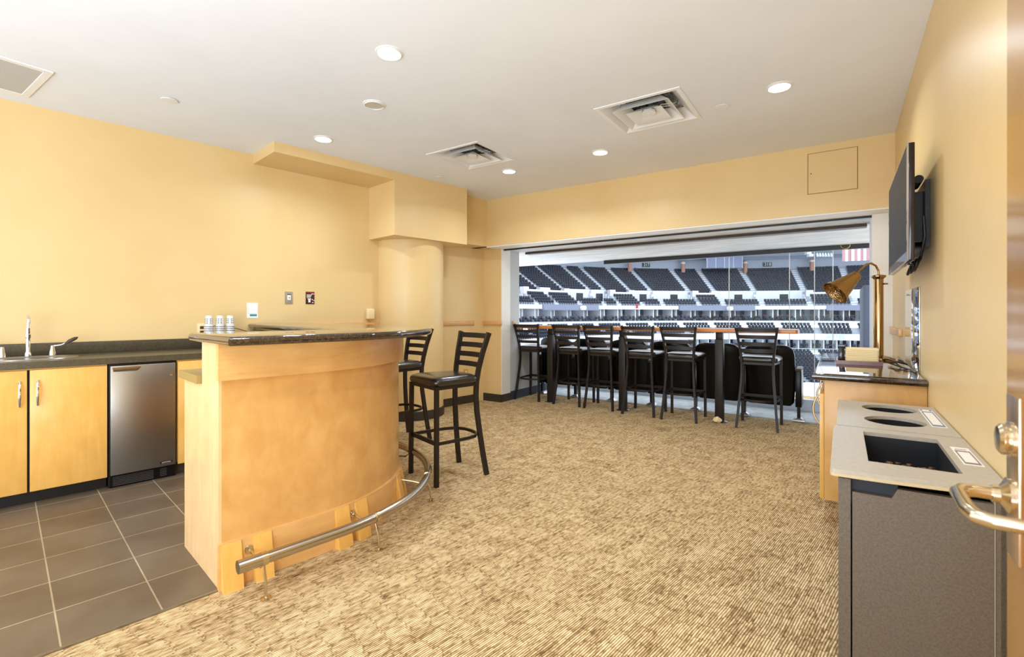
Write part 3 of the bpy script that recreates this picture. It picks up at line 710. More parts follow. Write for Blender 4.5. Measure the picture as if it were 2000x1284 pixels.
BAR.part('inner_cabinet', MB().prism([uv(0.68, 2.65), uv(0.68, 2.96), uv(1.40, 2.96), uv(1.68, 3.3), uv(1.68, VL-0.64), uv(1.78, VL-0.64), uv(1.78, 3.1), uv(1.45, 2.65)], 0.0, 0.885), M['maple_y'])
BAR.part('work_counter', MB().prism([uv(0.635, 2.66), uv(0.635, 3.0), uv(1.38, 3.0), uv(1.66, 3.32), uv(1.66, 4.30), uv(1.75, 4.30), uv(1.75, 3.1), uv(1.42, 2.66)], 0.885, 0.925), M['olive'], label='olive laminate work shelf')
BAR.part('apron', bar_wall(0.032, -0.0, 0.925, 1.085, 0.645), M['maple_a'], label='maple apron board')
BAR.part('base_trim', bar_wall(0.018, 0.0, 0.0, 0.205, 0.65, vend=VL-0.01), M['maple_a'])
m = MB(); 
def bar_frame(s, off):
    "point and outward direction on the bar front at arc length s (s = u on the straight part)"
    if s <= UC: return Vector((*uv(s, VC-0.89-off), 0)), Vector((*uv(0, -1), 0)), Vector((*uv(1, 0), 0))
    a = (s-UC)/0.89
    if a > PI/2: 
        return Vector((*uv(UC+0.89+off, VC+(s-UC-0.89*PI/2)), 0)), Vector((*uv(1, 0), 0)), Vector((*uv(0, 1), 0))
    return (Vector((*uv(UC+(0.89+off)*math.sin(a), VC-(0.89+off)*math.cos(a)), 0)), Vector((*uv(math.sin(a), -math.cos(a)), 0)), Vector((*uv(math.cos(a), math.sin(a)), 0)))
for sc_ in (0.70, 0.83, 1.225, 1.345, 1.78, 1.90, 2.33, 2.45, 3.1, 3.22):
    p, nrm, tg = bar_frame(sc_, 0.016); w = 0.040
    m = MB()
    lo = [p-tg*w, p+tg*w, p+tg*w+nrm*0.045, p-tg*w+nrm*0.045]; hi = [q+Vector((0, 0, 0.2)) for q in (p-tg*w, p+tg*w, p+tg*w+nrm*0.006, p-tg*w+nrm*0.006)]
    m.loft([lo, hi]); BAR.part('base_block', m, M['maple_y'], smooth=0)
# granite top
outer = bar_line(0.22, 0.63); R_ = []
poly = outer+[uv(1.605, VL-0.003), uv(1.50, 3.7), uv(1.42, 2.84), uv(1.36, 2.79), uv(0.63, 2.79)]
BAR.part('granite_top', MB().prism(poly, 1.085, 1.125, 0.017, 4), M['granite'], label='polished dark brown granite top')
BAR.part('sub_top', MB().prism([uv(1.46, 3.0), uv(1.56, 3.8), uv(1.65, VL-0.01), uv(1.9, VL-0.01), uv(1.9, 3.2)], 1.068, 1.0845), M['olive'])
BAR.part('shelf_shade', MB().prism([uv(1.69, 3.3), uv(1.69, 4.89), uv(1.73, 4.89), uv(1.73, 3.3)], 0.93, 1.067), M['dark'], label='dark block painted as the shade in the bar shelf')  # solid dark block standing in for the shade under the bar top
BAR.part('shelf_end', MB().prism([uv(1.62, 4.90), uv(1.62, VL-0.004), uv(1.74, VL-0.004), uv(1.74, 4.90)], 0.925, 1.068), M['olive'])

# foot rail
RR = Thing('foot_rail', 'curved brushed steel foot rail around the bar', 'foot rail', 'A', (-2.3, 1.0, 0))
RRAD = 1.085; rp = [(*uv(0.70, VC-RRAD), 0.165)]+[(*uv(UC+RRAD*math.sin(PI/2*k/40), VC-RRAD*math.cos(PI/2*k/40)), 0.165) for k in range(41)]+[(*uv(UC+RRAD, 4.7), 0.165)]
RR.part('tube', MB().tube(rp, 0.0245, 20), M['steel_r'])
RR.part('end_cap', MB().cyl((*uv(0.672, VC-RRAD), 0.165), (*uv(0.765, VC-RRAD), 0.165), 0.0275, 24), M['steel_r'])
for s_ in (0.775, 1.29, 1.84, 2.39, 3.16):
    p, nrm, tg = bar_frame(s_, 0.018); d = RRAD-0.89-0.018
    rail = p+nrm*d+Vector((0, 0, 0.165))
    b = RR.part('bracket', MB().tube([p+Vector((0, 0, 0.145))+nrm*0.005, p+nrm*d*0.5+Vector((0, 0, 0.13)), p+nrm*d*0.8+Vector((0, 0, 0.115)), rail+nrm*0.0-Vector((0, 0, 0.03)), rail+nrm*0.018-Vector((0, 0, 0.09)), rail+nrm*0.022-Vector((0, 0, 0.16))], 0.006, 8), M['nickel'])
    RR.part('flange', MB().lathe([(0.001, 0.006), (0.018, 0.006), (0.021, 0.0)], p+Vector((0, 0, 0.145)), 20, nrm), M['nickel'], b)
    RR.part('foot', MB().lathe([(0.022, 0.0), (0.022, 0.006), (0.012, 0.010), (0.001, 0.012)], rail+nrm*0.022-Vector((0, 0, 0.165)), 20), M['nickel'], b)
    RR.part('collar', MB().cyl(rail-tg*0.012, rail+tg*0.012, 0.0285, 20), M['nickel'], b)

# ================================================================== back counter
CAB_V = 4.335
def door(t, u0, u1, hu, z0=0.09, z1=0.86):
    d = t.part('door', MB().box(-CAB_V-0.0, -CAB_V+0.02, u0, u1, z0, z1, 0.0015), M['maple_y'])
    if hu is not None:
        x = -CAB_V+0.02; zc = 0.715
        pts = [(x, hu, zc-0.078), (x+0.012, hu, zc-0.078), (x+0.026, hu, zc-0.055), (x+0.033, hu, zc), (x+0.026, hu, zc+0.055), (x+0.012, hu, zc+0.078), (x, hu, zc+0.078)]
        t.part('handle', MB().tube(pts, [0.005, 0.005, 0.006, 0.0075, 0.006, 0.005, 0.005], 10), M['chrome'], d)
t = Thing('base_cabinet', 'maple sink cabinet with two doors and bow handles', 'cabinet', 'A', (-4.65, 0.0, 0))
t.part('body', MB().box(-VL, -CAB_V-0.001, -0.30, 0.500, 0.10, 0.868), M['maple_y']); t.part('toe_kick', MB().box(-VL, -CAB_V-0.05, -0.30, 0.500, 0.004, 0.10), M['black'])
t.part('door_gap_shade', MB().box(-CAB_V-0.0012, -CAB_V+0.004, 0.108, 0.120, 0.10, 0.86), M['dark']); door(t, -0.295, 0.108, 0.075); door(t, 0.120, 0.498, 0.155)  # dark strip painted in as the shade between the two doors
t = Thing('base_cabinet', 'narrow maple cabinet between the steel ice maker and the bar', 'cabinet', 'A', (-4.65, 1.2, 0))
t.part('body', MB().box(-VL, -CAB_V-0.001, 0.905, 1.6, 0.10, 0.868), M['maple_y']); t.part('toe_kick', MB().box(-VL, -CAB_V-0.05, 0.905, 1.6, 0.004, 0.10), M['base'])
door(t, 0.908, 1.35, None)
t = Thing('base_cabinet', 'maple cabinet left of the sink at the photo edge', 'cabinet', 'A', (-4.65, -0.8, 0))
t.part('body', MB().box(-VL, -CAB_V-0.001, -1.3, -0.303, 0.10, 0.868), M['maple_y']); door(t, -0.70, -0.305, -0.66); door(t, -1.1, -0.705, -0.75)
# countertop with sink hole
SKU, SKV = 0.125, 4.62
ell = [uv(SKU+0.205*math.cos(2*PI*k/40), SKV+0.155*math.sin(2*PI*k/40)) for k in range(40)]
ct_ = Thing('countertop', 'long dark laminate countertop with backsplash on the left wall', 'countertop', 'A', (-4.65, 0.1, 0.868))
ct_.part('counter_slab', MB().holed([uv(-1.35, 4.305), uv(1.605, 4.305), uv(1.605, VL-0.004), uv(-1.35, VL-0.004)], [ell], 0.872, 0.915), M['laminate'])
ct_.part('backsplash', MB().box(-VL+0.002, -VL+0.022, -1.35, 1.58, 0.915, 1.003, 0.003), M['laminate'])
sk = Thing('sink', 'oval stainless drop-in sink in the dark counter', 'sink', 'A', uv(SKU, SKV)+(0.75,))
def er(fu, fv, z): return [(*uv(SKU+fu*math.cos(2*PI*k/48), SKV+fv*math.sin(2*PI*k/48)), z) for k in range(48)]
sk.part('rim', MB().loft([er(0.255, 0.205, 0.9155), er(0.252, 0.202, 0.921), er(0.21, 0.158, 0.921), er(0.2, 0.15, 0.914)], cap=False), M['steel'])
sk.part('basin', MB().loft([er(0.2, 0.15, 0.914), er(0.19, 0.142, 0.86), er(0.165, 0.12, 0.79), er(0.08, 0.06, 0.765), er(0.02, 0.02, 0.762)], cap=True), M['steel'])
fx, fy = uv(0.125, 4.80)
fc = Thing('faucet', 'tall chrome faucet with two lever handles behind the sink', 'faucet', 'A', (fx, fy, 0.921))
fc.part('riser', MB().lathe([(0.020, 0), (0.020, 0.012), (0.015, 0.03), (0.012, 0.035), (0.012, 0.13), (0.016, 0.135), (0.016, 0.155), (0.012, 0.16), (0.012, 0.2)], (fx, fy, 0.918), 20), M['chrome'])
fc.part('spout', MB().tube([(fx, fy, 1.115)]+[(fx+0.05-0.05*math.cos(PI*k/12), fy, 1.15+0.05*math.sin(PI*k/12)) for k in range(13)]+[(fx+0.1, fy, 1.12)], [0.010]*14+[0.012], 12), M['chrome'])
for s in (-1, 1):
    hy = fy+s*0.125
    h = fc.part('handle_base', MB().lathe([(0.022, 0), (0.020, 0.02), (0.012, 0.055), (0.010, 0.07), (0.001, 0.072)], (fx, hy, 0.919), 16), M['chrome'])
    fc.part('lever', MB().tube([(fx, hy, 0.985), (fx+0.012, hy+s*0.045, 0.992), (fx+0.018, hy+s*0.07, 1.006)], [0.006, 0.005, 0.006], 8), M['chrome'], h)
    fc.part('lever_paddle', MB().tube([(fx+0.018, hy+s*0.062, 1.0), (fx+0.024, hy+s*0.09, 1.02), (fx+0.028, hy+s*0.12, 1.038), (fx+0.03, hy+s*0.135, 1.046)], [0.004, 0.013, 0.012, 0.003], 10), M['brownmetal'] if s > 0 else M['chrome'], h)
# undercounter ice maker
t = Thing('ice_maker', 'undercounter brushed steel ice maker with pocket handle', 'appliance', 'A', (-4.65, 0.7, 0))
t.part('body', MB().box(-VL, -CAB_V-0.004, 0.507, 0.898, 0.005, 0.866), M['black'])
d = t.part('door', MB().box(-CAB_V-0.004, -CAB_V+0.03, 0.514, 0.892, 0.095, 0.855, 0.004), M['steel'])
m = MB(); X_ = -CAB_V+0.03
m.loft([[(X_-0.002, 0.522, z0), (X_+xo, 0.522+a, z0), (X_+xo, 0.678-a, z0), (X_-0.002, 0.685-a, z0)] for z0, xo, a in ((0.846, 0.014, 0.0), (0.832, 0.014, 0.004), (0.815, 0.004, 0.02))])
t.part('pocket_handle', m, M['steel_r'], d)
t.part('lock', MB().cyl((X_-0.001, 0.866, 0.765), (X_+0.004, 0.866, 0.765), 0.007, 16), M['chrome'], d)
t.part('name_plate', MB().box(X_, X_+0.002, 0.795, 0.872, 0.118, 0.130), M['black'], d)
t.part('lettering', text_mb('SCOTSMAN', 0.0105, lambda x, y, z: (X_+0.0026, 0.8335+x, 0.1238+y)), M['whitemetal'], d, smooth=0)
g = t.part('kick_grille', MB().box(-CAB_V-0.01, -CAB_V+0.004, 0.514, 0.892, 0.006, 0.088), M['blackgloss'])
m = MB()
for k in range(6): m.box(-CAB_V+0.004, -CAB_V+0.008, 0.53, 0.76, 0.018+0.011*k, 0.022+0.011*k)
for k in range(5): m.box(-CAB_V+0.004, -CAB_V+0.008, 0.80, 0.84, 0.022+0.012*k, 0.026+0.012*k)
t.part('louvre', m, P('louvre_grey', (70, 66, 62), 0.4), g)

# cups: three stacks of inverted printed cups on the back counter
cupb = MB()
cupb.lathe([(0.001, 0.098), (0.0245, 0.098), (0.0255, 0.096), (0.0335, 0.008), (0.0355, 0.006), (0.0355, 0.0)], (0, 0, 0), 20)
cup0 = None
for si, (u_, lb) in enumerate(((1.215, 'leftmost'), (1.298, 'middle'), (1.378, 'rightmost'))):
    x, y = world_xy('A', *uv(u_, 4.72))
    for k in range(12):
        z = 0.9155+0.0172*k
        ORD = ['topmost', 'second', 'third', 'fourth', 'fifth', 'sixth', 'seventh', 'eighth', 'ninth', 'tenth', 'eleventh', 'lowest']
        L_ = f'printed clear plastic cup, {ORD[11-k]} from the top in the {lb} upside-down stack' if 0 < k < 11 else f'printed clear plastic cup, {ORD[11-k]} of the {lb} upside-down stack'
        if cup0 is None:
            cup0 = Thing('plastic_cup', L_, 'cup', 'W', (0, 0, 0), 'stacked plastic cups'); 
            cup0.part('cup_body', cupb, M['cup'])
            cup0.part('printed_band', MB().lathe([(0.0352, 0.0015), (0.0362, 0.0015), (0.0362, 0.0055), (0.0352, 0.0055)], (0, 0, 0), 20, cap=False), M['cupprint'])
            m = MB()
            for a in (-2.6, -1.9, -1.0, -0.3):
                for zz in (0.035, 0.052, 0.068):
                    r_ = 0.0345-0.0088*(zz/0.09)+0.0006
                    m.sweep([(r_*math.cos(a-0.17), r_*math.sin(a-0.17), zz), (r_*math.cos(a), r_*math.sin(a), zz), (r_*math.cos(a+0.17), r_*math.sin(a+0.17), zz)], 0.006, 0.0006, (0, 0, 1))
            cup0.part('printed_logo', m, M['cupprint'])
            cup0.o.location = (x, y, z)
        else: dup(cup0.o, (x, y, z), random.uniform(-0.5, 0.5), L_)
for o_ in [o for o in bpy.data.objects if o.name.startswith('plastic_cup')]: o_['group'] = 'stacked plastic cups'

# ================================================================== things on the left wall
XW = -VL
t = Thing('wall_card', 'white card with teal stripe taped above the bar', 'sign', 'A', (XW, 1.64, 1.178))
t.part('card', MB().box(XW+0.0005, XW+0.003, 1.592, 1.69, 1.178, 1.322), P('card_white', (250, 246, 236), 0.5))
t.part('card_frame', MB().box(XW+0.003, XW+0.0036, 1.60, 1.683, 1.315, 1.3165).box(XW+0.003, XW+0.0036, 1.60, 1.6012, 1.222, 1.3165).box(XW+0.003, XW+0.0036, 1.6818, 1.683, 1.222, 1.3165).box(XW+0.003, XW+0.0036, 1.60, 1.683, 1.222, 1.2235), M['labelgrey'])
t.part('teal_bar', MB().prism([(XW+0.003, 1.618), (XW+0.0038, 1.618), (XW+0.0038, 1.680), (XW+0.003, 1.680)], 1.195, 1.214), M['teal'])
t = Thing('thermostat', 'grey metal wall plate with thermostat left of the dark sign', 'thermostat', 'A', (XW, 1.98, 1.32))
t.part('plate', MB().box(XW, XW+0.008, 1.941, 2.016, 1.318, 1.44, 0.002), M['greyplate']); t.part('dial_panel', MB().box(XW+0.008, XW+0.014, 1.962, 1.996, 1.355, 1.405, 0.002), M['white'])
t.part('button', MB().cyl((XW+0.014, 1.979, 1.38), (XW+0.018, 1.979, 1.38), 0.005, 12), M['brownmetal']); t.part('slot', MB().box(XW+0.008, XW+0.012, 1.962, 1.996, 1.408, 1.416), M['brownmetal'])
t = Thing('small_sign', 'small dark maroon sign with red header and white print', 'sign', 'A', (XW, 2.195, 1.32))
t.part('board', MB().box(XW, XW+0.006, 2.15, 2.24, 1.318, 1.446, 0.001), M['maroon']); t.part('header_band', MB().box(XW+0.006, XW+0.007, 2.15, 2.24, 1.434, 1.446), M['red'])
m = MB()
for y0, y1, z0, z1 in ((2.158, 2.21, 1.408, 1.416), (2.158, 2.205, 1.395, 1.401), (2.158, 2.2, 1.383, 1.389), (2.205, 2.236, 1.42, 1.427), (2.175, 2.198, 1.336, 1.372), (2.17, 2.203, 1.365, 1.376), (2.212, 2.222, 1.36, 1.37), (2.228, 2.236, 1.352, 1.362), (2.214, 2.23, 1.33, 1.338)):
    m.box(XW+0.006, XW+0.0068, y0, y1, z0, z1)
t.part('printing', m, M['label'])
t = Thing('soap_dispenser', 'beige wall box just above the chair rail by the column', 'dispenser', 'A', (XW, 2.87, 1.14))
t.part('housing', MB().box(XW, XW+0.05, 2.83, 2.92, 1.155, 1.275, 0.012, 3), M['beigeplastic']); t.part('nozzle', MB().loft([[(XW+0.01, 2.845, 1.155), (XW+0.04, 2.845, 1.155), (XW+0.04, 2.905, 1.155), (XW+0.01, 2.905, 1.155)], [(XW+0.018, 2.862, 1.135), (XW+0.032, 2.862, 1.135), (XW+0.032, 2.89, 1.135), (XW+0.018, 2.89, 1.135)]]), M['orangeoutlet'])
for (u_, z_, mt, lb) in ((1.222, 1.075, 'beigeplastic', 'wall outlet behind the cup stacks'), (4.33, 0.41, 'orangeoutlet', 'small amber outlet low on the wall behind the bar stool')):
    t = Thing('wall_outlet', lb, 'outlet', 'A', (XW, u_, z_-0.055), 'wall outlets')
    t.part('cover_plate', MB().box(XW, XW+0.006, u_-0.036, u_+0.036, z_-0.056, z_+0.056, 0.002), M[mt])
    for dz in (-0.02, 0.02): t.part('socket', MB().box(XW+0.006, XW+0.0075, u_-0.014, u_+0.014, z_+dz-0.013, z_+dz+0.013), M['brownmetal'] if mt == 'beigeplastic' else M['cream'])
solo('power_cord', MB().tube([(XW+0.012, 1.24, 1.07), (XW+0.03, 1.34, 1.12), (XW+0.03, 1.43, 1.10), (XW+0.02, 1.52, 1.075), (XW+0.02, 1.60, 1.045), (XW+0.02, 1.62, 1.0)], 0.003, 8), M['black'], 'A', (XW, 1.4, 1.0), 'thin dark cord running from the outlet behind the cups', 'cord')

# ================================================================== bar stools
def make_stool(label, group):
    t = Thing('bar_stool', label, 'bar stool', 'W', (0, 0, 0), group)
    def layer(s, z, dy=0.0):
        pts = []
        base = rrect(-0.215, 0.215, -0.185, 0.225, 0.07, 6)
        for x, y in base:
            w = 1.0-0.14*max(0, (0.225-y)/0.41)
            pts.append((x*w*s, (y-0.02)*s+0.02, z))
        return pts
    t.part('seat', MB().loft([layer(0.93, 0.703), layer(0.985, 0.712), layer(1.0, 0.728), layer(0.985, 0.744), layer(0.93, 0.757), layer(0.82, 0.765), layer(0.55, 0.768), layer(0.2, 0.769)]), M['vinyl'], smooth=60)
    fr = MB(); fr.sweep([(-0.185, 0.195, 0.69), (0.185, 0.195, 0.69)], 0.012, 0.026, (0, 1, 0)); fr.sweep([(-0.15, -0.168, 0.69), (0.15, -0.168, 0.69)], 0.012, 0.026, (0, 1, 0))
    for s in (-1, 1): fr.sweep([(s*0.185, 0.195, 0.69), (s*0.15, -0.168, 0.69)], 0.012, 0.026, (1, 0, 0))
    t.part('seat_frame', fr, M['frame'])
    for s in (-1, 1):
        t.part('leg', MB().sweep([(s*0.195, 0.197, 0), (s*0.193, 0.195, 0.35), (s*0.19, 0.193, 0.70)], 0.028, 0.028), M['frame'])
    for s in (-1, 1):
        path = [(0.195, -0.235, 0.0), (0.182, -0.212, 0.15), (0.168, -0.19, 0.32), (0.155, -0.173, 0.48), (0.149, -0.168, 0.60), (0.150, -0.172, 0.70), (0.158, -0.186, 0.80), (0.172, -0.212, 0.92), (0.190, -0.246, 1.04), (0.196, -0.256, 1.075)]
        t.part('leg', MB().sweep([(s*x, y, z) for x, y, z in path], 0.022, 0.036), M['frame'])
    for zc in (1.048, 0.974, 0.900, 0.826):
        f = (zc-0.70)/0.375; w = 0.152+0.042*f; y0 = -0.172-0.082*f
        pts = [(w*(k/4.0), y0-0.028*(1-(k/4.0)**2), zc) for k in range(-4, 5)]
        t.part('slat', MB().ribbon(pts, 0.040, 0.007), M['frame'])
    ring = [(0.19, 0.19, 0.30), (0.188, 0.08, 0.30), (0.186, -0.02, 0.30), (0.180, -0.09, 0.30), (0.162, -0.15, 0.30), (0.125, -0.19, 0.30), (0.07, -0.215, 0.30), (0, -0.222, 0.30)]
    ring = ring+[(-x, y, z) for x, y, z in ring[-2::-1]]
    t.part('foot_ring', MB().ribbon(ring, 0.022, 0.012), M['frame'])
    t.part('footrest', MB().sweep([(-0.19, 0.19, 0.30), (0.19, 0.19, 0.30)], 0.012, 0.032, (0, 1, 0)), M['frame'])
    return t.o
st0 = make_stool('dark bar stool pulled out in front of the curved bar', 'bar stools at the curved bar')
f = Vector((-0.78, -0.62)); st0.location = (-0.497, 3.66, 0); st0.rotation_euler = (0, 0, math.atan2(f.y, f.x)-PI/2)
f = Vector((-0.72, -0.69)); dup(st0, (-1.10, 4.66, 0), math.atan2(f.y, f.x)-PI/2, 'dark bar stool half hidden behind the curved bar', 'bar stools at the curved bar')
SL = ['dark bar stool at the window counter nearest the left jamb', 'dark bar stool at the window counter, second from the left', 'dark bar stool at the window counter, third from the left',
      'dark bar stool just right of the middle counter post', 'dark bar stool just left of the rightmost counter post', 'dark bar stool standing alone at the right end of the counter']
for k, (q, p, tw) in enumerate(((-3.655, 5.935, 0.02), (-3.015, 5.915, -0.01), (-2.555, 5.90, 0.0), (-2.01, 5.835, -0.02), (-1.53, 5.80, 0.0), (-0.743, 5.84, 0.01))):
    x, y = world_xy('B', q, p); dup(st0, (x, y, 0), ROT['B']+tw, SL[k], 'bar stools at the window counter')

# ================================================================== window counter
t = Thing('drink_counter', 'long narrow wood counter on three dark posts at the opening', 'counter', 'B', (-2.0, 5.82, 0))
t.part('counter_top', MB().prism([(-3.862, 5.70), (-0.395, 5.70), (-0.375, 5.72), (-0.375, 5.97), (-3.862, 5.97)], 1.012, 1.052, 0.004), M['tabletop'])
t.part('top_laminate', MB().prism([(-3.86, 5.704), (-0.397, 5.704), (-0.38, 5.722), (-0.38, 5.966), (-3.86, 5.966)], 1.052, 1.054), P('pale_counter_laminate', (214, 196, 176), 0.25))
for q in (-3.325, -2.284, -1.143):
    c = t.part('post', MB().box(q-0.044, q+0.044, 5.776, 5.864, 0.0, 0.93, 0.008).box(q-0.036, q+0.036, 5.784, 5.856, 0.93, 1.012, 0.004), M['frame'])
    t.part('base_flange', MB().lathe([(0.085, 0), (0.085, 0.006), (0.05, 0.012)], (q, 5.82, 0.0), 28), M['steel'], c)

# ================================================================== theatre seats on the balcony
def make_chair(label):
    t = Thing('theatre_seat', label, 'seat', 'W', (0, 0, 0), 'black folding seats on the balcony')
    # faces +y; back panel towards the room
    def bk(z, w, y): return y, w, z
    prof = [(0.155, 0.215, 0.0), (0.19, 0.245, -0.005), (0.35, 0.26, -0.02), (0.57, 0.262, -0.045), (0.73, 0.258, -0.075), (0.80, 0.244, -0.088), (0.835, 0.205, -0.095), (0.85, 0.15, -0.098)]
    rings = []
    for z, w, y in prof:
        rings.append([(-w, y-0.03, z), (-w*0.9, y-0.045, z), (0, y-0.055, z), (w*0.9, y-0.045, z), (w, y-0.03, z), (w, y+0.02, z), (w*0.85, y+0.035, z), (-w*0.85, y+0.035, z), (-w, y+0.02, z)])
    t.part('backrest', MB().loft(rings), M['blackgloss'], smooth=50)
    t.part('seat_pan', MB().loft([[(-0.22, 0.03, z), (0.22, 0.03, z), (0.22, 0.03+d, z), (-0.22, 0.03+d, z)] for z, d in ((0.30, 0.06), (0.36, 0.11), (0.62, 0.12), (0.72, 0.08))]), M['black'], smooth=50)
    t.part('hinge_bar', MB().cyl((-0.27, 0.04, 0.33), (0.27, 0.04, 0.33), 0.018, 10), M['black'])
    return t.o
def make_standard(label):
    t = Thing('armrest_stand', label, 'armrest', 'W', (0, 0, 0), 'armrest stands between the black balcony seats')
    t.part('arm_cap', MB().box(-0.026, 0.026, -0.12, 0.22, 0.575, 0.605, 0.006), M['brownmetal'])
    t.part('side_panel', MB().box(-0.030, 0.030, -0.10, 0.20, 0.17, 0.575, 0.004), M['blackgloss'])
    t.part('leg', MB().box(-0.016, 0.016, -0.06, 0.0, 0.02, 0.18), M['blackgloss'])
    t.part('foot', MB().loft([[(-0.06, -0.09, 0.012), (0.06, -0.09, 0.012), (0.06, 0.03, 0.012), (-0.06, 0.03, 0.012)], [(-0.055, -0.085, 0.022), (0.055, -0.085, 0.022), (0.055, 0.025, 0.022), (-0.055, 0.025, 0.022)], [(-0.018, -0.06, 0.045), (0.018, -0.06, 0.045), (0.018, 0.0, 0.045), (-0.018, 0.0, 0.045)]]), M['steel'])
    return t.o
ch0 = None; names = ['rightmost', 'second from the right', 'third from the right', 'third from the left', 'second from the left', 'leftmost']
for k in range(6):
    x, y = world_xy('B', -0.70-0.56*k, 6.36)
    L_ = f'large black folding balcony seat, {names[k]} of the six'
    if ch0 is None: ch0 = make_chair(L_); ch0.location = (x, y, 0.012); ch0.rotation_euler = (0, 0, ROT['B'])
    else: dup(ch0, (x, y, 0.012), ROT['B'], L_)
sd0 = None; nm = ['at the right end of the balcony seats', 'right of the second balcony seat from the right', 'right of the third balcony seat from the right', 'in the middle of the balcony seats', 'left of the third balcony seat from the left', 'between the two leftmost balcony seats', 'at the left end of the balcony seats']
nm[4] = 'right of the second balcony seat from the left'; nm[5] = 'right of the leftmost balcony seat'
for k in range(7):
    x, y = world_xy('B', -0.405-0.56*k-(0.0 if k else 0.0), 6.36); L_ = 'black armrest stand '+nm[k]
    if sd0 is None: sd0 = make_standard(L_); sd0.location = (x, y, 0); sd0.rotation_euler = (0, 0, ROT['B'])
    else: dup(sd0, (x, y, 0), ROT['B'], L_)

# ================================================================== buffet cabinet on the right wall
t = Thing('buffet_cabinet', 'maple buffet cabinet with dark granite top on the right wall', 'cabinet', 'B', (0.13, 4.1, 0))
t.part('body', MB().box(-0.085, QR-0.002, 3.285, 4.92, 0.157, 0.84, 0.001), M['maple'])
t.part('plinth', MB().box(0.0, QR-0.002, 3.33, 4.9, 0.0, 0.157), M['maple'])
for k in range(3):
    p0 = 3.29+k*0.544
    d = t.part('door', MB().box(-0.108, -0.086, p0, p0+0.538, 0.16, 0.76, 0.0015), M['maple_y'])
    t.part('handle', MB().tube([(-0.108-0.034*math.sin(PI*j/14)**0.7, p0+0.04, 0.58+0.17*j/14) for j in range(15)], 0.0058, 10), M['nickel'], d)
t.part('granite_top', MB().prism([(-0.143, 3.25), (QR-0.002, 3.25), (QR-0.002, 4.95), (-0.143, 4.95)], 0.84, 0.88, 0.017, 4), M['granite'], label='polished dark brown granite top')
# lamp
LX, LY = 0.222, 4.50
t = Thing('heat_lamp', 'brass heat lamp with hammered cone shade on the buffet', 'lamp', 'B', (LX, LY, 0.88))
t.part('base', MB().lathe([(0.10, 0), (0.10, 0.012), (0.06, 0.022), (0.032, 0.03)], (LX, LY, 0.88), 36), M['brass'])
t.part('pole', MB().lathe([(0.03, 0.025), (0.03, 0.60)], (LX, LY, 0.88), 28), M['brass'])
t.part('collar', MB().lathe([(0.030, 0.595), (0.046, 0.612), (0.046, 0.622), (0.03, 0.628), (0.012, 0.63)], (LX, LY, 0.88), 28), M['brass'])
# the neck arches to the left as seen from the room: direction in frame B is towards -q and +p (parallel to the picture)
dq, dp = -math.cos(ANG_B), -math.sin(ANG_B)
def L3(s, z): return (LX+dq*s, LY+dp*s, z)
t.part('gooseneck', MB().tube([L3(0, 1.505), L3(0.002, 1.54), L3(0.02, 1.575), L3(0.055, 1.594), L3(0.09, 1.585), L3(0.13, 1.55), L3(0.165, 1.505)], 0.0075, 12), M['brass'])
a0 = Vector(L3(0.155, 1.512)); a1 = Vector(L3(0.325, 1.372)); ax = a1-a0; Ls = ax.length
m = MB(); prof = [(0.012, 0.0), (0.03, 0.004), (0.034, 0.012)]
for k in range(1, 25):
    prof.append((0.034+0.046*k/25, 0.012+(Ls-0.045)*k/25))
prof += [(0.084, Ls-0.03), (0.093, Ls-0.008), (0.096, Ls), (0.090, Ls-0.002), (0.080, Ls-0.03), (0.035, 0.02)]
m.lathe(prof, a0, 36, ax, cap=True)
m2 = M['brass'].copy(); m2.name = 'hammered_brass'; nn_, ll_ = m2.node_tree.nodes, m2.node_tree.links
vt = tex(nn_, ll_, 'ShaderNodeTexVoronoi'); vt.inputs['Scale'].default_value = 110
bp_ = nn_.new('ShaderNodeBump'); bp_.inputs['Strength'].default_value = 0.5; bp_.inputs['Distance'].default_value = 0.004; ll_.new(vt.outputs['Distance'], bp_.inputs['Height']); ll_.new(bp_.outputs[0], nn_['Principled BSDF'].inputs['Normal'])
t.part('lamp_shade', m, m2, label='hammered brass cone shade', smooth=50)
t.part('switch', MB().cyl((LX+0.03, LY, 1.44), (LX+0.055, LY-0.01, 1.44), 0.006, 10), M['brass'])
# tray, stacked cream napkins, caddy
t = Thing('serving_tray', 'reddish wooden tray under the cream stack on the buffet', 'tray', 'B', (0.09, 4.05, 0.88))
t.part('tray_base', MB().box(-0.03, 0.21, 3.90, 4.22, 0.881, 0.887), M['traywood'])
m = MB()
for x0, x1, y0, y1 in ((-0.035, -0.025, 3.895, 4.225), (0.205, 0.215, 3.895, 4.225), (-0.025, 0.205, 3.895, 3.905), (-0.025, 0.205, 4.215, 4.225)): m.box(x0, x1, y0, y1, 0.881, 0.908)
t.part('tray_rim', m, M['traywood'])
np0 = None
for k in range(9):
    L_ = 'cream paper napkin, %s of the stack on the wooden tray' % ['lowest', 'second lowest', 'third lowest', 'fourth lowest', 'middle one', 'fourth highest', 'third highest', 'second highest', 'topmost'][k]
    x, y = world_xy('B', 0.107+random.uniform(-.001, .001), 4.03)
    if np0 is None:
        np0 = Thing('napkin', L_, 'napkin', 'W', (0, 0, 0), 'cream paper napkins stacked on the tray')
        np0.part('folded_paper', MB().prism(rrect(-0.09, 0.09, -0.11, 0.11, 0.012), 0, 0.0108, 0.0012, 2), M['cream']); np0.o.location = (x, y, 0.888); np0.o.rotation_euler = (0, 0, ROT['B'])
    else: dup(np0.o, (x, y, 0.888+0.0108*k), ROT['B']+random.uniform(-.01, .01), L_)
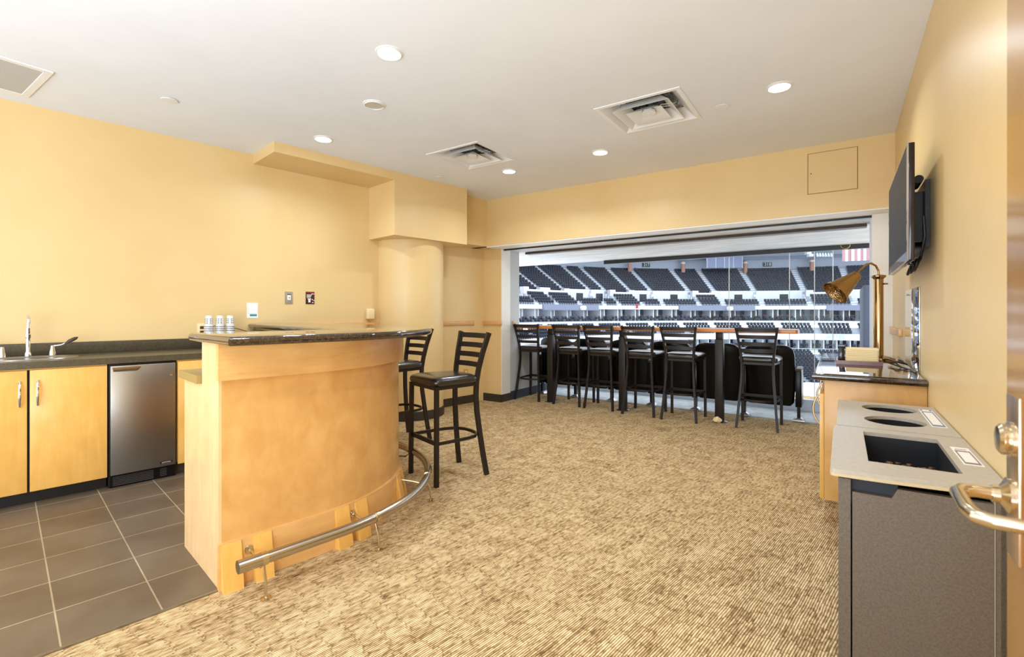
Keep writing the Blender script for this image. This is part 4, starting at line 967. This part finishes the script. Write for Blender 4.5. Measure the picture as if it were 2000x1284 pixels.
t = Thing('utensil_caddy', 'dark steel utensil caddy left of the cream napkins', 'caddy', 'B', (-0.002, 4.0, 0.888))
t.part('caddy_body', MB().box(-0.022, 0.012, 3.925, 4.09, 0.888, 0.992, 0.005), M['bezel']); t.part('caddy_rim', MB().box(-0.024, 0.014, 3.923, 4.092, 0.990, 1.0, 0.002), M['blackgloss'])
# steel panel on the wall
t = Thing('steel_wall_panel', 'polished steel splash panel on the right wall above the buffet', 'panel', 'B', (QR, 3.94, 0.885))
t.part('sheet', MB().box(QR-0.006, QR-0.001, 3.57, 4.31, 0.885, 1.375, 0.001), M['mirror'])
for p_ in (3.62, 4.26): t.part('screw', MB().cyl((QR-0.006, p_, 1.35), (QR-0.009, p_, 1.35), 0.006, 10), M['chrome'])
solo('power_cord', MB().tube([(LX+0.05, LY-0.08, 0.89), (0.31, 4.30, 0.885), (0.33, 4.1, 0.905), (0.30, 3.98, 0.92), (0.335, 3.9, 0.90), (0.29, 3.86, 0.915), (0.25, 3.95, 0.90), (0.30, 3.80, 0.89), (0.34, 3.66, 0.886), (0.345, 3.55, 0.886)], 0.0045, 8), M['black'], 'B', (0.3, 4.0, 0.885), 'black power cord coiled on the buffet beside the napkins', 'cord')

# ================================================================== television
t = Thing('television', 'flat television on a wall bracket above the buffet', 'television', 'B', (0.27, 3.49, 1.475))
T0, T1, TQ, TZ0, TZ1 = 2.946, 4.03, 0.252, 1.472, 2.030
t.part('casing', MB().box(TQ+0.006, TQ+0.030, T0, T1, TZ0, TZ1, 0.004), M['bezel'])
t.part('bezel', MB().box(TQ, TQ+0.007, T0, T1, TZ1-0.012, TZ1).box(TQ, TQ+0.007, T0, T1, TZ0, TZ0+0.045).box(TQ, TQ+0.007, T0, T0+0.012, TZ0+0.045, TZ1-0.012).box(TQ, TQ+0.007, T1-0.012, T1, TZ0+0.045, TZ1-0.012), P('bezel_silver', (170, 168, 170), 0.12, 0.8))
t.part('screen', MB().box(TQ+0.002, TQ+0.0065, T0+0.012, T1-0.012, TZ0+0.045, TZ1-0.012), M['screen'])
b = t.part('wall_bracket', MB().box(QR-0.02, QR-0.001, 3.2, 3.8, 1.56, 1.90).box(TQ+0.03, QR-0.01, 3.3, 3.34, 1.6, 1.86).box(TQ+0.03, QR-0.01, 3.62, 3.66, 1.6, 1.86), M['black'])
t.part('bracket_knob', MB().cyl((0.318, 3.17, 1.90), (0.318, 3.34, 1.90), 0.02, 16), M['blackgloss'])
m = MB()
for k in range(3):
    c = (0.31, 3.14+0.15*k, 1.50)
    m.tube([(c[0]+0.012*math.cos(a), c[1]+0.035*math.sin(a), c[2]-0.03+0.035*math.cos(a)) for a in [2*PI*j/14 for j in range(14)]], 0.006, 6, closed=True)
m.tube([(0.33, 3.1, 1.70), (0.335, 3.1, 1.6), (0.32, 3.13, 1.49), (0.32, 3.3, 1.475), (0.30, 3.5, 1.50)], 0.006, 6)
t.part('cable', m, M['black'])

# ================================================================== bins
def rect(x0, x1, y0, y1): return [(x0, y0), (x1, y0), (x1, y1), (x0, y1)]
ZT = 0.766
t = Thing('waste_bin', 'dark grey waste bin with rectangular opening nearest the camera', 'bin', 'B', (0.17, 2.04, 0), 'waste bins along the right wall')
body = MB(); B0, B1, Q0, Q1 = 1.725, 2.375, -0.01, 0.355
body.box(Q0, Q0+0.03, B0, B1, 0.03, 0.735).box(Q1-0.02, Q1, B0, B1, 0.03, 0.735).box(Q0+0.03, Q1-0.02, B1-0.02, B1, 0.03, 0.735).box(Q0+0.03, Q1-0.02, B0+0.02, B1-0.02, 0.03, 0.05)
body.box(Q0+0.03, 0.06, B0+0.0, B0+0.0, 0.03, 0.7) if False else None
t.part('body', body, M['binbody'])
m = MB(); m.prism([(0.028, 0), (0, 0)], 0, 0) if False else None
# front door panel with an angled finger notch at its top left
def vpanel(pts, y0, y1):
    mm_ = MB(); mm_.loft([[(x, y, z) for x, z in pts] for y in (y0, y1)]); return mm_
t.part('door', vpanel([(0.024, 0.04), (0.322, 0.04), (0.322, 0.728), (0.128, 0.728), (0.115, 0.700), (0.024, 0.700)], B0-0.001, B0+0.018), M['binbody'])
t.part('door_frame', vpanel([(0.325, 0.03), (0.355, 0.03), (0.355, 0.735), (0.325, 0.735)], B0, B0+0.02), M['binbody'])
t.part('edge_strip', vpanel([(0.3225, 0.03), (0.3245, 0.03), (0.3245, 0.735), (0.3225, 0.735)], B0-0.002, B0+0.018), M['greyplate'])
t.part('finger_recess', MB().box(0.02, 0.13, B0+0.02, B0+0.03, 0.66, 0.733), P('recess_blue_black', (26, 32, 42), 0.6))
HOLE = rect(0.066, 0.282, 1.846, 2.30)
def lid_outline(q0, q1, p0, p1, r=0.012): return [(q0+0.004, p0+0.004), (q0+0.01, p0), (0.1, p0+0.006), (0.2, p0+0.018), (q1, p0+0.04), (q1, p1), (q0+0.006, p1), (q0, p1-0.006), (q0, p0+0.012)]
t.part('lid', MB().holed(lid_outline(-0.028, 0.362, 1.70, 2.372), [HOLE], 0.752, ZT), M['binlid'])
t.part('lid_lip', MB().holed(lid_outline(-0.030, 0.363, 1.698, 2.374), [rect(-0.024, 0.358, 1.75, 2.366)], 0.745, 0.7535), M['binlip'])
m = MB().holed(rect(0.056, 0.292, 1.836, 2.31), [HOLE], 0.35, 0.7515); m.box(0.056, 0.292, 1.836, 2.31, 0.33, 0.35)
t.part('liner', m, P('liner_black', (20, 24, 30), 0.5))
t.part('label', MB().box(0.302, 0.348, 1.965, 2.20, ZT, ZT+0.001), M['label'])
t.part('label_print', MB().box(0.306, 0.344, 2.135, 2.150, ZT+0.001, ZT+0.0016).box(0.306, 0.344, 1.975, 1.995, ZT+0.001, ZT+0.0016).box(0.306, 0.310, 1.995, 2.135, ZT+0.001, ZT+0.0016).box(0.340, 0.344, 1.995, 2.135, ZT+0.001, ZT+0.0016).box(0.31, 0.338, 2.165, 2.172, ZT+0.001, ZT+0.0016), M['labelgrey'])
random.seed(5)
m = MB()
for k in range(420):
    x = random.uniform(0.07, 0.278); y = random.uniform(1.86, 2.28); s = random.uniform(0.004, 0.012)
    z = 0.705+0.025*random.random()
    b_ = bmesh.new(); bmesh.ops.create_icosphere(b_, subdivisions=1, radius=s)
    for v in b_.verts: v.co = Vector((v.co.x*random.uniform(.8, 1.3)+x, v.co.y*random.uniform(.8, 1.3)+y, v.co.z*0.6+z-0.06))
    m._merge(b_)
m.box(0.068, 0.28, 1.85, 2.295, 0.352, 0.655)
solo('bin_rubbish', m, M['crumb'], 'B', (0.17, 2.07, 0.36), 'brown scraps heaped inside the nearest waste bin', 'rubbish', kind='stuff')
t = Thing('waste_bin', 'waste bin with two round holes beside the buffet cabinet', 'bin', 'B', (0.17, 2.72, 0), 'waste bins along the right wall')
t.part('body', MB().box(Q0, Q0+0.03, 2.39, 3.06, 0.03, 0.735).box(Q1-0.02, Q1, 2.39, 3.06, 0.03, 0.735).box(Q0+0.03, Q1-0.02, 2.39, 2.41, 0.03, 0.735).box(Q0+0.03, Q1-0.02, 3.04, 3.06, 0.03, 0.735).box(Q0+0.03, Q1-0.02, 2.41, 3.04, 0.03, 0.05), M['binbody'])
def circ(c, r, n=40): return [(c[0]+r*math.cos(2*PI*k/n), c[1]+r*math.sin(2*PI*k/n)) for k in range(n)]
t.part('lid', MB().holed(rect(-0.018, 0.362, 2.382, 3.075), [circ((0.182, 2.59), 0.104), circ((0.182, 2.91), 0.104)], 0.752, ZT), M['binlid'])
t.part('lid_lip', MB().holed(rect(-0.020, 0.363, 2.380, 3.077), [rect(-0.014, 0.358, 2.386, 3.07)], 0.745, 0.7535), M['binlip'])
t.part('liner', MB().holed(rect(0.06, 0.30, 2.46, 3.02), [circ((0.182, 2.59), 0.104), circ((0.182, 2.91), 0.104)], 0.45, 0.7515).box(0.06, 0.30, 2.46, 3.02, 0.42, 0.45), M['dark'])
t.part('label', MB().box(0.297, 0.345, 2.55, 2.975, ZT, ZT+0.001), M['label'])
t.part('label_print', MB().box(0.301, 0.341, 2.895, 2.915, ZT+0.001, ZT+0.0016).box(0.301, 0.341, 2.56, 2.59, ZT+0.001, ZT+0.0016).box(0.301, 0.305, 2.59, 2.895, ZT+0.001, ZT+0.0016).box(0.337, 0.341, 2.59, 2.895, ZT+0.001, ZT+0.0016).box(0.300, 0.309, 2.94, 2.965, ZT+0.001, ZT+0.0016).box(0.333, 0.342, 2.94, 2.965, ZT+0.001, ZT+0.0016), M['labelblue'])

# ================================================================== entry door
t = Thing('door_1', 'open wooden entry door with satin lever at the right edge', 'door', 'B', (0.23, 0.6, 0), kind='structure')
t.part('door_leaf', MB().box(0.21, 0.255, 0.15, 1.05, 0.008, 2.12, 0.002), M['walnutdoor'])
pl = t.part('lock_plate', MB().box(0.2055, 0.2105, 0.968, 1.030, 0.86, 1.10, 0.002), P('lock_plate_metal', (200, 176, 150), 0.3, 0.9))
hd = t.part('door_handle', MB().tube([(0.21, 0.998, 0.952), (0.165, 0.998, 0.952), (0.150, 0.992, 0.952), (0.1425, 0.975, 0.952), (0.142, 0.93, 0.952), (0.142, 0.895, 0.952), (0.147, 0.872, 0.952), (0.160, 0.862, 0.952), (0.198, 0.862, 0.952)], 0.0095, 16), M['nickel'])
t.part('rose', MB().lathe([(0.026, 0), (0.026, 0.006), (0.018, 0.010), (0.0125, 0.014), (0.0125, 0.022)], (0.2055, 0.998, 0.952), 28, (-1, 0, 0)), M['nickel'], hd)
kn = t.part('thumb_turn', MB().lathe([(0.026, 0.0), (0.026, 0.004), (0.0215, 0.006), (0.0225, 0.008), (0.0225, 0.012), (0.018, 0.016), (0.001, 0.017)], (0.2055, 0.998, 1.035), 28, (-1, 0, 0)), M['nickel'])
t.part('hinge_jamb', MB().box(0.2, QR, 0.05, 0.145, 0, 2.14), M['white'])

# scrap of paper at the foot of the right counter post
random.seed(3)
m = MB(); b_ = bmesh.new(); bmesh.ops.create_icosphere(b_, subdivisions=2, radius=0.045)
for v in b_.verts: v.co = Vector((v.co.x*random.uniform(.7, 1.3)-1.15, v.co.y*random.uniform(.6, 1.2)+5.74, max(0.001, v.co.z*random.uniform(.5, 1.0)+0.03)))
m._merge(b_)
solo('paper_scrap', m, M['cream'], 'B', (-1.15, 5.74, 0.0), 'crumpled tan paper scrap at the foot of the rightmost counter post', 'paper', smooth=0)
# two bright windows of suites carry small red exit sign
t = Thing('exit_sign', 'small red sign above the arena suites', 'sign', 'W', ring_pt(48.4, phi_of_px(1244, 48.4), 1.2))
t.part('sign_board', sec(48.3, 48.45, 0.95, 1.65, phi_of_px(1244, 48.4)-0.22, phi_of_px(1244, 48.4)+0.22), P('exit_red', (206, 40, 44), 0.5), smooth=0)
